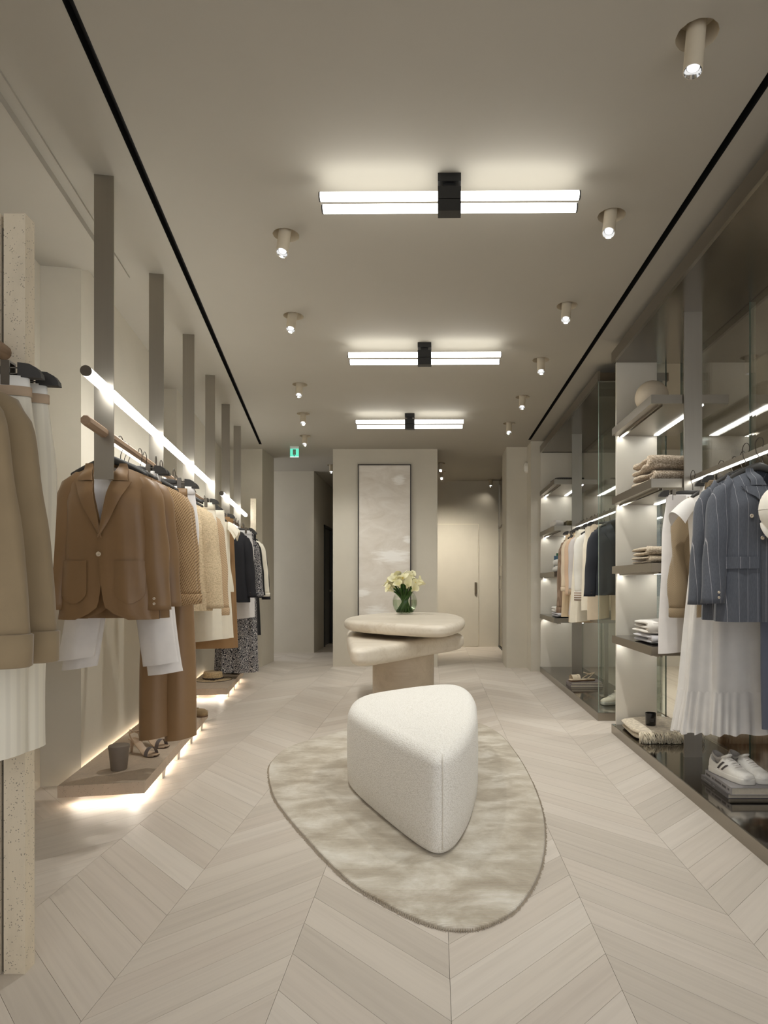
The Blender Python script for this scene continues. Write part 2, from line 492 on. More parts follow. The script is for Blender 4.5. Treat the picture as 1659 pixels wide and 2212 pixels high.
for nm, q in (('trim_1', SL_L), ('trim_2', SL_R)):
    mb = MB(); a = [(p[0], p[1], CEIL-0.001) for p in q]; b = [(p[0], p[1], CEIL+0.05) for p in q]
    mb.add(a+b, [(4,5,6,7)] + [(i, (i+1) % 4, 4+(i+1) % 4, 4+i) for i in range(4)])
    struct(mb.build(nm, SLOT, smooth=False))
mb = MB()                                    # slightly lower ceiling strip over the first wall recess
pA, pB = (left_x(1.19, Y0), Y0), (left_x(1.19, 3.66), 3.66)
pts = [pA, pB, (left_x(1.70, 3.66), 3.66), (left_x(1.70, Y0), Y0)]
mb.loft([[(p[0], p[1], CEIL-0.047) for p in pts], [(p[0], p[1], CEIL) for p in pts]])
mb.loft([[(p[0]-x0, p[1], CEIL-0.012) for p, x0 in zip([(left_x(1.145, Y0), Y0), (left_x(1.145, 3.83), 3.83), (left_x(1.19, 3.83), 3.83), (left_x(1.19, Y0), Y0)], (0,0,0,0))],
         [(p[0], p[1], CEIL) for p in [(left_x(1.145, Y0), Y0), (left_x(1.145, 3.83), 3.83), (left_x(1.19, 3.83), 3.83), (left_x(1.19, Y0), Y0)]]])
struct(mb.build('trim_3', CEILM, smooth=False))

# ---- walls
def wall_line(name, pts, thick, mat, z1=CEIL, z0=0.0):
    """vertical wall along a polyline; thickness goes to the left of the walking direction"""
    mb = MB(); n = len(pts); off = []
    for i in range(n):
        a, b = Vector(pts[max(i-1, 0)]), Vector(pts[min(i+1, n-1)])
        p = Vector(pts[i])
        d1 = (p-a).normalized() if i > 0 else (b-p).normalized()
        d2 = (b-p).normalized() if i < n-1 else d1
        n1, n2 = Vector((-d1.y, d1.x)), Vector((-d2.y, d2.x))
        m = (n1+n2); m = m/max(0.3, m.dot(n1)) if m.length > 1e-4 else n1
        off.append(p+m*thick)
    for i in range(n-1):
        A, B, Cc, D = pts[i], pts[i+1], off[i+1], off[i]
        mb.loft([[(p[0], p[1], z0) for p in (A, B, Cc, D)], [(p[0], p[1], z1) for p in (A, B, Cc, D)]])
    return struct(mb.build(name, mat, smooth=False))
L = left_x
wall_line('wall_left', [(L(1.58, Y0), Y0), (L(1.58, 3.60), 3.60), (L(1.365, 3.64), 3.64), (L(1.365, 5.38), 5.38), (L(1.60, 5.36), 5.36),
                        (L(1.60, 6.02), 6.02), (L(1.365, 6.06), 6.06), (L(1.365, 8.78), 8.78)], 0.12, WALL)
mb = MB(); mb.box(-3.4, -2.38, 8.77, 9.40, 0, CEIL); struct(mb.build('wall_left_pilaster', WALL, smooth=False))
mb = MB(); mb.box(-3.5, -2.0, 10.5, 11.45, 0, CEIL); mb.box(-3.5, -2.0, 11.45, 12.3, 2.17, CEIL); mb.box(-3.5, -2.0, 12.3, 12.6, 0, CEIL)
struct(mb.build('wall_back_left', WALL, smooth=False))
mb = MB(); mb.box(-2.08, -2.03, 11.45, 12.3, 0.0, 2.17)
d2 = struct(mb.build('door_2', m_plain('grey_door', S(105, 104, 102), 0.5), smooth=False))
fr = MB(); fr.box(-2.03, -1.985, 11.43, 11.49, 0, 2.19); fr.box(-2.03, -1.985, 12.26, 12.32, 0, 2.19); fr.box(-2.03, -1.985, 11.43, 12.32, 2.15, 2.19)
fr.build('door_frame', BLACK, d2, smooth=False)
MB().cyl((-2.03, 12.15, 1.0), (-1.99, 12.15, 1.0), 0.02).build('door_handle', STEEL, d2)
mb = MB(); mb.box(-1.41, 0.025, 8.77, 9.5, 0, CEIL); struct(mb.build('wall_column', WALL, smooth=False))
mb = MB(); mb.box(-3.5, 4.6, 12.45, 12.6, 0, CEIL); struct(mb.build('wall_far', WALL, smooth=False))
mb = MB(); mb.box(-0.9, 1.35, 11.5, 11.7, 0, CEIL); struct(mb.build('wall_back', WALL, smooth=False))
mb = MB(); mb.box(-0.9, -0.8, 9.5, 11.5, 0, CEIL); struct(mb.build('wall_passage', WALL, smooth=False))
mb = MB(); mb.box(-0.20, 0.765, 11.482, 11.5, 0.012, 2.20)
d1 = struct(mb.build('door_1', WALL, smooth=False))
mb = MB(); mb.box(-0.21, 0.775, 11.488, 11.5, 0.0, 2.208); mb.build('door_gap', m_plain('gap_light', S(232, 224, 205), 0.6), d1, smooth=False)
mb = MB(); mb.box(0.70, 0.735, 11.455, 11.482, 0.94, 1.16); mb.build('door_handle', m_plain('handle_bronze', S(110, 98, 82), 0.4, 0.6), d1, smooth=False)
mb = MB(); mb.box(0.96, 1.30, 8.64, 9.2, 0, CEIL); struct(mb.build('wall_right_pilaster', WALL, smooth=False))
mb = MB(); mb.box(1.235, 2.0, 8.28, 8.72, 0, CEIL); struct(mb.build('wall_right_pier', WALL, smooth=False))
# glazed cupboard wall at the far right passage
mb = MB(); mb.box(1.14, 1.34, 9.2, 11.5, 0, CEIL)
wp = struct(mb.build('wall_right_back', m_plain('bronze_mirror', S(150, 138, 116), 0.12, 0.85, var=0.02), smooth=False))
for yy in (9.75, 10.3, 10.85, 11.42): MB().box(1.126, 1.142, yy-0.02, yy+0.02, 0.02, 2.9).build('stile', STEEL, wp, smooth=False)
MB().box(1.126, 1.142, 9.3, 11.46, 0.0, 0.03).build('rail', BLACK, wp, smooth=False)
MB().box(1.126, 1.142, 9.3, 11.46, 2.12, 2.14).build('rail', STEEL, wp, smooth=False)
for z in (1.04, 1.27): MB().box(1.118, 1.142, 10.75, 11.2, z, z+0.17).build('lock_plate', STEEL, wp, smooth=False)
# neighbouring room seen through the glass at the right
mb = MB(); mb.box(1.95, 4.07, 8.8, 8.95, 0, CEIL); struct(mb.build('wall_next_room', WALL, smooth=False))
mb = MB(); mb.box(4.5, 4.6, Y0, 12.5, 0, CEIL); struct(mb.build('wall_right', WALL, smooth=False))
mb = MB(); mb.box(2.0, 4.5, Y0, 12.5, -0.010, 0.0); struct(mb.build('floor_next_room', m_wood('next_room_oak', S(200, 188, 168), S(180, 166, 146), 1, 0.3), smooth=False))
# ---- baseboard-like shadow joints are left out: the plaster runs straight to the floor

# ================================================================ CEILING LAMPS
def bar_lamp(label, mx=None, my=None, at=None):
    X, Y = at or ceil_pt(mx, my); Y += 0.03
    t = thing('ceiling_bar_lamp', label, 'ceiling lamp', (X, Y, CEIL), math.radians(-0.6), 'double tube ceiling lamps')
    b = MB(); b.box(-0.052, 0.052, -0.036, 0.036, -0.036, 0); b.build('canopy', BLACK, t, smooth=False)
    b = MB(); b.box(-0.028, 0.028, -0.02, 0.02, -0.056, -0.036); b.build('stem', BLACK, t, smooth=False)
    b = MB(); b.box(-0.052, 0.052, -0.030, 0.030, -0.110, -0.056); b.build('holder', BLACK, t, smooth=False)
    b = MB(); b.box(-0.052, 0.052, -0.030, 0.030, -0.166, -0.114); b.build('holder', BLACK, t, smooth=False)
    for z, h in ((-0.083, 0.585), (-0.1385, 0.572)):
        tb = MB(); tb.cyl((-h, 0, z), (h, 0, z), 0.0198, 24); tb = tb.build('light_tube', TUBE, t, auto=0.6)
        for sg in (-1, 1): MB().cyl((sg*h, 0, z), (sg*(h+0.006), 0, z), 0.0206, 24).build('end_cap', BLACK, tb, auto=0.6)
bar_lamp('double tube ceiling lamp with black mount, the largest and nearest of three', 971, 375)
bar_lamp('double tube ceiling lamp with black mount, the middle one of three', 917, 740)
bar_lamp('double tube ceiling lamp with black mount, the farthest and smallest of three', 885, 893)

bar_lamp('unseen double tube lamp added to brighten the next room, nearer one', at=(3.65, 2.2))  # added out of view to brighten the room behind the glass
bar_lamp('unseen double tube lamp added to brighten the next room, farther one', at=(3.65, 4.1))  # second added fill lamp, also placed out of view

def aim(x, y):                               # each spot washes the display or wall it stands nearest to
    if y > 9.2 and x < -1: return (-1.9, 12.0, 0.7)
    if y > 9.2: return (0.30, 11.5, 1.2)
    if x > 2: return (x+0.6, y, 0.5)
    if y > 6.6: return (-0.6, 8.3, 0.4)
    if x > 0: return (0.95, y+0.1, 0.0) if y < 4.5 else (1.25, y+0.1, 0.4)
    return (left_x(0.55, y+0.1), y+0.1, 0.0)
def downlight(i, label, lit=1):
    x, y = SPOT_XY[i]
    if i < len(SPOTS):
        tx, ty = ceil_pt(*SPOTS[i][1], z=CEIL-0.125)
        d = Vector((tx-x, ty-y, 0)); d.z = 0
        if d.length > 0.07: d = d.normalized()*0.07
    else: d = Vector((0, 0, 0))
    ax = Vector((d.x, d.y, -0.125)).normalized()
    t = thing('ceiling_spotlight', label, 'spotlight', (x, y, CEIL), 0, 'swivel spotlights in the ceiling')
    b = MB(); n = 32
    b.loft([[(HOLE_R*math.cos(2*PI*k/n), HOLE_R*math.sin(2*PI*k/n), z) for k in range(n)] for z in (0.0, 0.075)], False, True)
    b.build('recess', LIGHTHOUSE, t, auto=0.6)
    a0 = Vector((0, 0, 0.06)); a1 = ax*0.135; r = 0.0315
    u = ax.orthogonal().normalized(); w = ax.cross(u)
    ring = lambda p, rr: [tuple(p+u*math.cos(2*PI*k/24)*rr+w*math.sin(2*PI*k/24)*rr) for k in range(24)]
    MB().loft([ring(a0, r), ring(a1, r), ring(a1+ax*0.001, r*0.93), ring(a1-ax*0.02, r*0.9)], True, False).build('housing', LIGHTHOUSE, t, auto=0.5)
    MB().loft([ring(a1+ax*0.001, r*0.92), ring(a1-ax*0.03, r*0.55), ring(a1-ax*0.034, r*0.02)], False, True).build('reflector', CHROME, t, auto=0.6)
    if lit:
        MB().loft([ring(a1-ax*0.016, r*0.66), ring(a1-ax*0.0165, r*0.5), ring(a1-ax*0.017, r*0.02)], False, True).build('bulb', BULB, t)
        ld = bpy.data.lights.new('spot_beam', 'SPOT'); ld.energy = SPOT_W*((0.3 if x < -1 else (0.05 if y > 11 else 2.3)) if y > 9.2 else (3.0 if x > 2 else 1.0)); ld.color = (1.0, 0.93, 0.80) if y > 9.2 else NEUT[:3]; ld.spot_size = math.radians(46 if (y > 9.2 and x < -1) else 112); ld.spot_blend = 1.0; ld.shadow_soft_size = 0.011
        lo = bpy.data.objects.new('spot_beam', ld); C.objects.link(lo); lo.parent = t; lo.location = a1-ax*0.002
        lo.rotation_euler = (Vector(aim(x, y))-Vector((x, y, CEIL-0.13))).to_track_quat('-Z', 'Y').to_euler()
names = ['first, nearest spotlight of the right-hand row, top right corner of the photo', 'second spotlight of the right-hand row, beside the nearest bar lamp',
         'third spotlight of the right-hand row', 'fourth spotlight of the right-hand row, hanging straight', 'fifth spotlight of the right-hand row', 'sixth and farthest spotlight of the right-hand row',
         'first, nearest spotlight of the left-hand row', 'second spotlight of the left-hand row, tilted', 'third spotlight of the left-hand row, tilted to the left', 'fourth spotlight of the left-hand row, hanging straight',
         'fifth spotlight of the left-hand row, just before the green exit sign', 'spotlight right of the column, the nearer of two in line', 'spotlight right of the column, the farther of two in line',
         'small spotlight over the flush door', 'bright spotlight in the passage left of the column']
for i, nme in enumerate(names): downlight(i, nme, SPOTS[i][2])
downlight(15, 'spotlight in the next room, seen through the glass at right')
downlight(16, 'nearest spotlight added to brighten the next room behind the glass')  # extra spot, added only to light the next room
downlight(17, 'farthest spotlight added to brighten the next room behind the glass')  # another spot added for the next room's brightness
bar_lamp('unseen double tube lamp added to brighten the next room, farthest one', at=(3.8, 5.7))  # third added fill lamp for that room, kept out of view

# ---- exit sign and motion sensor
t = thing('exit_sign', 'small green glowing exit sign hanging under the ceiling', 'sign', (-1.90, 8.6, CEIL-0.03))
MB().box(-0.057, 0.057, -0.008, 0.008, -0.115, 0.0).build('panel', m_emit('exit_green', (0.12, 0.62, 0.42), 0.75), t, smooth=False)
MB().box(-0.058, 0.058, -0.012, 0.012, 0.0, 0.03).build('mount', m_plain('sign_white', S(235, 240, 236), 0.4), t, smooth=False)
w = m_emit('exit_white', (0.8, 1.0, 0.92), 1.0)
MB().box(-0.058, 0.058, -0.0095, -0.008, -0.117, -0.110).build('edge_strip', w, t, smooth=False)
MB().box(-0.020, 0.020, -0.0095, -0.008, -0.085, -0.012).build('door_pictogram', m_plain('picto_grey', S(120, 150, 135), 0.5), t, smooth=False)
MB().add([(-0.014, -0.0095, -0.092), (0.014, -0.0095, -0.092), (0, -0.0095, -0.107)], [(0, 1, 2)]).build('arrow_pictogram', m_plain('picto_dark', S(30, 90, 70), 0.5), t, smooth=False)
t = thing('motion_sensor', 'white plastic motion sensor high on the right pilaster', 'sensor', (1.225, 8.60, 2.70))
MB().sbox((0, 0, 0), (0.042, 0.035, 0.075), 6).build('housing', m_plain('sensor_white', S(222, 216, 204), 0.4, var=0.02), t)
MB().sbox((-0.004, -0.033, -0.02), (0.030, 0.006, 0.04), 6).build('lens', m_plain('sensor_lens', S(236, 232, 224), 0.3, var=0.02), t)
# ================================================================ FURNITURE IN THE MIDDLE
# ---- pouf
POUF = smooth_closed([(-.505,3.75),(-.488,3.565),(-.40,3.34),(-.25,3.04),(-.11,2.78),(-.025,2.655),(.024,2.635),(.085,2.715),(.15,2.94),(.195,3.2),(.225,3.44),(.24,3.7),
                      (.248,3.93),(.235,4.2),(.19,4.4),(.11,4.47),(0,4.45),(-.15,4.36),(-.28,4.24),(-.40,4.13),(-.47,4.02),(-.505,3.88)], 128)
t = thing('pouf', 'large cream boucle pouf with rounded triangular top on the rug', 'pouf', (0, 0, 0.018))
BOUCLE = m_fabric('boucle_cream', S(240, 237, 231), 'boucle', S(222, 218, 210), 0.95)
mb = MB(); P = POUF; rings = [[(p[0], p[1], 0.0) for p in inset(P, 0.025)], [(p[0], p[1], 0.012) for p in inset(P, 0.006)]]
for z in (0.03, 0.12, 0.22, 0.32): rings.append([(p[0], p[1], z) for p in inset(P, -0.004*math.sin(PI*z/0.42))])
r = 0.06
for k in range(9):
    a = PI/2*k/8; rings.append([(p[0], p[1], 0.372+r*math.sin(a)) for p in inset(P, r-r*math.cos(a))])
cx = sum(p[0] for p in P)/len(P); cy = sum(p[1] for p in P)/len(P)
q = inset(P, r)
for k in range(1, 7):
    f = 1-k/7; rings.append([(cx+(p[0]-cx)*f, cy+(p[1]-cy)*f, 0.432+0.010*(1-f*f)) for p in q])
mb.loft(rings).build('cushion', BOUCLE, t)
MB().tube([(0.030, 2.632+0.004*i*0.0, 0.03+0.036*i) for i in range(11)] + [(0.03, 2.66, 0.42)], 0.0022, 6).build('seam', m_plain('seam_thread', S(226, 221, 212), 0.9), t)

# ---- rug
RUGPX = [(581,1664),(589,1718),(618,1764),(656.5,1810),(702.7,1860.5),(760.6,1914.5),(830,1957),(895.6,1989.8),(945.8,2007),(984.4,2013),(1030.7,2011),(1080.8,1991.7),(1119,1964.7),
         (1154,1914.5),(1171.5,1864),(1177,1806.5),(1169.6,1748.6),(1146.4,1687),(1115.6,1633),(1080.8,1590.5),(1038,1567)]
rp = [floor_pt(*p) for p in RUGPX] + [(0.18, 5.20), (-0.22, 5.30), (-0.60, 5.10)] + [floor_pt(*p) for p in [(749,1579),(714,1590.5),(656.5,1606),(618,1621),(594.7,1640.6)]]
RUG = smooth_closed(rp, 160)
tt = NT('rug_pile'); v = tt.coords()
f = tt.noise(tt.coords((1.0, 1.5, 1)), 3.4, 6, 0.66, 0.35); g2 = tt.noise(v, 140, 2)
xx, yy, zz = tt.sep(v)
rib = tt.math('MULTIPLY', tt.math('ADD', tt.math('SINE', tt.math('MULTIPLY', yy, 700.0)), 1.0), 0.5)
colr = tt.ramp(f, [(0.34, S(160, 147, 127)), (0.45, S(184, 173, 154)), (0.56, S(212, 204, 189)), (0.68, S(234, 229, 218))])
colr = tt.mix(tt.math('MULTIPLY', rib, 0.35), colr, S(166, 152, 132))
tt.bump(tt.math('ADD', rib, g2), 0.4, 0.004); RUGM = tt.set(colr, 0.7); tt.b.inputs['Sheen Weight'].default_value = 0.3
t = thing('rug', 'beige viscose rug with an organic egg shape under the pouf', 'rug', (0, 0, 0))
mb = MB(); slab(mb, RUG, 0.0005, 0.0175, 0.008, 0.003); mb.build('pile', RUGM, t)
mb = MB(); n = len(RUG); ed = inset(RUG, -0.002)
for i in range(n*6):
    a = i/6; p = Vector(ed[int(a) % n]).lerp(Vector(ed[(int(a)+1) % n]), a % 1); nx = Vector(ed[(int(a)+1) % n])-Vector(ed[int(a) % n]); nn = Vector((nx.y, -nx.x)).normalized()
    if (p+nn*0.01-Vector((0, 3.6))).length < (p-Vector((0, 3.6))).length: nn = -nn
    l = random.uniform(0.004, 0.011); s = nx.normalized()*0.0022
    mb.add([(p.x-s.x, p.y-s.y, 0.003), (p.x+s.x, p.y+s.y, 0.003), (p.x+nn.x*l, p.y+nn.y*l, 0.002), (p.x-s.x*.5, p.y-s.y*.5, 0.013)], [(0,1,2),(0,2,3),(1,3,2)])
o = mb.build('edge_fringe', m_plain('rug_edge', S(176, 164, 146), 0.9), t, smooth=False); o['kind'] = 'stuff'

# ---- two-tier wooden table
UP = smooth_closed([(-.86,6.15),(-.83,5.85),(-.68,5.56),(-.42,5.30),(-.10,5.05),(.02,5.00),(.11,5.10),(.20,5.40),(.26,5.80),(.28,6.15),(.25,6.55),(.17,6.95),(.02,7.18),(-.25,7.25),(-.50,7.15),(-.70,6.85),(-.82,6.5)], 110)
LO = smooth_closed([(-.93,7.0),(-.90,6.5),(-.79,5.7),(-.68,5.05),(-.635,4.80),(-.57,4.72),(-.47,4.80),(-.24,5.15),(.0,5.58),(.16,5.80),(.25,5.98),(.26,6.14),(.17,6.30),(-.10,6.55),(-.40,6.85),(-.62,7.05),(-.78,7.12),(-.88,7.10)], 120)
t = thing('display_table', 'pale wooden display table with two offset pebble shaped tops', 'table', (0, 0, 0))
mb = MB(); slab(mb, UP, 0.715, 0.818, 0.042, 0.048, 8); mb.build('upper_top', TABLEW, t)
mb = MB(); slab(mb, LO, 0.520, 0.668, 0.05, 0.06, 8); mb.build('lower_top', TABLEW, t)
PED = smooth_closed([(-.30+.285*math.cos(a), 5.95+.36*math.sin(a)) for a in [2*PI*k/20 for k in range(20)]], 64)
mb = MB(); slab(mb, PED, 0.0, 0.52, 0.01, 0.01, 3); mb.build('pedestal', TABLEW2, t)
PED2 = smooth_closed([(-.30+.20*math.cos(a), 6.05+.24*math.sin(a)) for a in [2*PI*k/20 for k in range(20)]], 48)
mb = MB(); slab(mb, PED2, 0.60, 0.74, 0.01, 0.01, 3); mb.build('spacer', TABLEW2, t)

# ---- vase with calla lilies
vx, vy = -0.327, 6.80
t = thing('flower_vase', 'round glass vase half full of water on the wooden table', 'vase', (vx, vy, 0.8182))
prof = [(0.055, 0.0), (0.085, 0.012), (0.115, 0.05), (0.1315, 0.105), (0.131, 0.15), (0.115, 0.20), (0.092, 0.235), (0.080, 0.252), (0.083, 0.256)]
inn = [(r-0.004, max(z, 0.006)) for r, z in prof[::-1]]
MB().lathe(prof, n=48, cap0=True, cap1=False).build('bowl', m_glass('vase_glass', (0.97, 0.98, 0.97, 1), 0.55), t)
MB().lathe([(0.05, 0.008), (0.08, 0.018), (0.110, 0.05), (0.1265, 0.105), (0.1255, 0.150), (0.02, 0.1505)], n=48).build('water', m_glass('water_green', (0.86, 0.91, 0.82, 1), 0.25, 1.33), t)
STEMG = m_plain('stem_green', S(58, 96, 32), 0.45, var=0.25, scale=20)
CALLA = m_plain('calla_white', S(247, 242, 206), 0.5, var=0.05, scale=25)
fl = thing('calla_bouquet', 'bunch of cream white calla lilies standing in the glass vase', 'flowers', (vx, vy, 0.8182+0.01))
random.seed(5)
for i in range(34):
    a = i*2.39996; rr = math.sqrt((i+0.5)/34)
    bx, by = -0.088*rr*math.cos(a+0.7), -0.088*rr*math.sin(a+0.7)
    mx, my = 0.050*rr*math.cos(a), 0.050*rr*math.sin(a)
    hx, hy, hz = 0.145*rr*math.cos(a), 0.145*rr*math.sin(a), 0.325-0.075*rr*rr+random.uniform(-0.02, 0.025)
    st = []
    for k in range(9):
        u = k/8; q = (1-u)**2; w2 = 2*u*(1-u); e = u*u
        st.append((q*bx*1.1+w2*mx+e*hx, q*by*1.1+w2*my+e*hy, q*0.012+w2*0.20+e*hz))
    sto = MB().tube(st, [0.0095]*6+[0.009, 0.009, 0.0095], 8).build('stem', STEMG, fl)
    d = (Vector(st[8])-Vector(st[6])).normalized(); d = (d+Vector((math.cos(a)*0.35*rr, math.sin(a)*0.35*rr, 0.1))).normalized()
    u1 = d.orthogonal().normalized(); v1 = d.cross(u1); p0 = Vector(st[8]); ph0 = random.uniform(0, 6.28)
    rings = []
    for k, (h, rad) in enumerate([(0, .009), (.02, .013), (.045, .020), (.065, .029), (.078, .039), (.084, .046)]):
        ring = []
        for j in range(14):
            th = 2*PI*j/14; tip = max(0, math.cos(th-ph0))**3
            rad2 = rad*(1+0.5*tip*(h/.084)); hh = h*(1+0.42*tip)
            ring.append(tuple(p0+d*hh+(u1*math.cos(th)+v1*math.sin(th))*rad2))
        rings.append(ring)
    b = MB().loft(rings, True, False).build('bloom', CALLA, fl)
    if i % 3 == 0: MB().tube([tuple(p0+d*0.03), tuple(p0+d*0.085)], [0.004, 0.003], 6).build('spadix', m_plain('spadix_yellow', S(236, 206, 90), 0.6) if i == 0 else bpy.data.materials['spadix_yellow'], b)

# ---- painting on the column
t = thing('painting', 'tall abstract painting in beige and white with thin dark frame', 'painting', (-0.70, 8.77, 0))
tt = NT('painting_canvas'); v = tt.coords(); x, y, z = tt.sep(v)
n1 = tt.noise(tt.coords((1.2, 1, 2.6)), 2.2, 6, 0.65, 0.8); n2 = tt.noise(tt.coords((2, 1, 16)), 1.5, 5, 0.7, 0.5); n3 = tt.noise(v, 45, 4)
base = tt.ramp(n1, [(0.3, S(208, 199, 186)), (0.5, S(219, 211, 200)), (0.7, S(229, 223, 214))])
def band(zc, zw, xc, xw):
    dz = tt.math('DIVIDE', tt.math('ABSOLUTE', tt.math('SUBTRACT', z, zc)), zw); dx = tt.math('DIVIDE', tt.math('ABSOLUTE', tt.math('SUBTRACT', x, xc)), xw)
    d = tt.math('ADD', tt.math('SQRT', tt.math('ADD', tt.math('MULTIPLY', dz, dz), tt.math('MULTIPLY', dx, dx))), tt.math('MULTIPLY', tt.math('SUBTRACT', n2, 0.5), 3.0))
    return tt.math('SUBTRACT', 1.0, tt.math('MINIMUM', 1.0, tt.math('MAXIMUM', 0.0, tt.math('MULTIPLY', tt.math('SUBTRACT', d, 0.55), 1.6))))
for bnd in ((1.52, 0.09, 0.10, 0.26), (1.02, 0.05, -0.30, 0.10), (2.55, 0.07, 0.20, 0.08), (1.74, 0.05, 0.32, 0.06), (0.74, 0.10, -0.1, 0.15)):
    base = tt.mix(tt.math('MULTIPLY', band(*bnd), 0.8), base, S(246, 243, 238))
tt.bump(n3, 0.15, 0.003); CANV = tt.set(base, 0.65)
MB().box(-0.352, 0.352, -0.035, -0.004, 0.44, 2.757).build('canvas', CANV, t, smooth=False)
FRM = m_plain('frame_dark', S(44, 36, 30), 0.5)
for a in ((-0.364, -0.352, 0.428, 2.769), (0.352, 0.364, 0.428, 2.769)): MB().box(a[0], a[1], -0.045, -0.001, a[2], a[3]).build('frame_bar', FRM, t, smooth=False)
for a in ((0.428, 0.44), (2.757, 2.769)): MB().box(-0.352, 0.352, -0.045, -0.001, a[0], a[1]).build('frame_bar', FRM, t, smooth=False)

# ================================================================ LEFT RACKS
RAILZ, TUBEZ = 1.826, 2.032
def RL(Y, tt=0.0): return (left_x(0.976, Y) + tt*math.cos(LA), Y + tt*math.sin(LA))   # point on the rail line, shifted tt towards the room
def octa(mb, y0, y1, z, r):
    ring = lambda y, rr: [(rr*math.cos(PI/8+PI/4*k), y, z+rr*math.sin(PI/8+PI/4*k)) for k in range(8)]
    return mb.loft([ring(y0, r*0.86), ring(y0+0.006, r), ring(y1-0.006, r), ring(y1, r*0.86)])
def rack(label, Ya, poles, r0, r1, t0, t1):
    x, y = RL(Ya); t = thing('hanging_rack', label, 'clothes rack', (x, y, 0), LA)
    k = 1/math.cos(LA); s = lambda Y: (Y-Ya)*k
    for Y in poles:
        MB().box(-0.041, 0.041, s(Y), s(Y)+0.009, 1.617, CEIL).build('hanging_bar', STEEL, t, smooth=False)
    rl = octa(MB(), s(r0), s(r1), RAILZ, 0.0225).build('rail', WOODR, t, smooth=False)
    MB().box(-0.007, 0.007, s(r0)+0.26, s(r1)-0.04, RAILZ-0.0255, RAILZ-0.0195).build('led_strip', LEDR, rl, smooth=False)
    tb = MB(); tb.cyl((0, s(t0), TUBEZ), (0, s(t1), TUBEZ), 0.022, 24); tb = tb.build('light_tube', TUBE2, t, auto=0.6)
    for Y, sg in ((t0, -1), (t1, 1)): MB().cyl((0, s(Y), TUBEZ), (0, s(Y)+sg*0.006, TUBEZ), 0.0228, 24).build('end_cap', CLIPM, tb, auto=0.6)
rack('long left rack with four steel hanging bars, oak rail and glowing tube', 2.876, (2.876, 3.793, 4.718, 5.643), 2.65, 5.80, 2.66, 5.70)
rack('far left rack with two steel hanging bars and short glowing tube', 6.564, (6.564, 7.474), 6.30, 8.30, 6.30, 8.32)
# near stone-post rack (runs out of the frame to the left of the camera)
x, y = RL(1.90); t = thing('stone_post_rack', 'clothes rack with a pitted travertine post at the left edge', 'clothes rack', (x, y, 0), 0)
post = [(0.048, -0.022), (0.1115, -0.022), (0.1075, 0.028), (0.044, 0.028)]
MB().loft([[(p[0], p[1], z) for p in post] for z in (0.0, 2.236)]).build('post', TRAV, t, smooth=False)
post2 = [(p[0]-0.0735, p[1]) for p in post]
MB().loft([[(p[0], p[1], z) for p in post2] for z in (0.0, 2.236)]).build('post', TRAV, t, smooth=False)
MB().box(0.037, 0.049, -0.01, 0.018, 0.0, 2.20).build('spine', BLACK, t, smooth=False)
rr = []
for Y in (0.5, 1.88):
    px, py = RL(Y, 0.045); rr.append((px-x, py-y, RAILZ))
MB().tube(rr, 0.022, 12).build('rail', WOODR, t)
# far travertine post
x, y = RL(8.30, 0.10); t = thing('stone_post', 'narrow pale travertine post behind the dark clothes', 'post', (x, y, 0), LA)
MB().box(-0.035, 0.035, -0.03, 0.03, 0, 2.245).build('shaft', TRAV, t, smooth=False)
MB().box(-0.05, 0.05, -0.045, 0.045, 0, 0.02).build('foot', TRAV, t, smooth=False)

# ---- low floating travertine benches with light underneath
def bench(label, Ya, Yb, feet):
    x, y = RL(Ya); t = thing('stone_bench', label, 'bench', (x, y, 0), LA)
    k = 1/math.cos(LA); ln = (Yb-Ya)*k
    MB().box(-0.364, 0.055, 0, ln, 0.050, 0.110).build('slab', TRAV2, t, smooth=False)
    MB().box(-0.31, 0.015, 0.035, 0.047, 0.0445, 0.0495).build('led_strip', LEDS, t, smooth=False)
    MB().box(-0.030, -0.012, 0.06, ln-0.03, 0.0445, 0.0495).build('led_strip', LEDS, t, smooth=False)
    MB().box(-0.379, -0.366, 0.36 if Ya < 5 else 0.05, ln-0.03, 0.040, 0.049).build('led_strip', m_emit('wall_wash_glow', WARM, 22.0) if 'wall_wash_glow' not in bpy.data.materials else bpy.data.materials['wall_wash_glow'], t, smooth=False)
    for Yf in feet:
        s = (Yf-Ya)*k
        MB().loft([[(0.047, s-0.035, 0), (0.047, s+0.035, 0), (0.005, s+0.035, 0), (0.005, s-0.035, 0)], [(0.050, s-0.05, 0.05), (0.050, s+0.05, 0.05), (0.0, s+0.05, 0.05), (0.0, s-0.05, 0.05)]]).build('foot', m_plain('foot_acrylic', S(235, 222, 206), 0.3) if 'foot_acrylic' not in bpy.data.materials else bpy.data.materials['foot_acrylic'], t, smooth=False)
bench('near floating travertine bench lit from below, holding candle and heeled sandals', 3.33, 5.22, (3.77, 4.17, 4.58, 4.98))
bench('far floating travertine bench lit from below, holding the straw hat', 6.29, 7.62, (6.45, 6.85, 7.25))

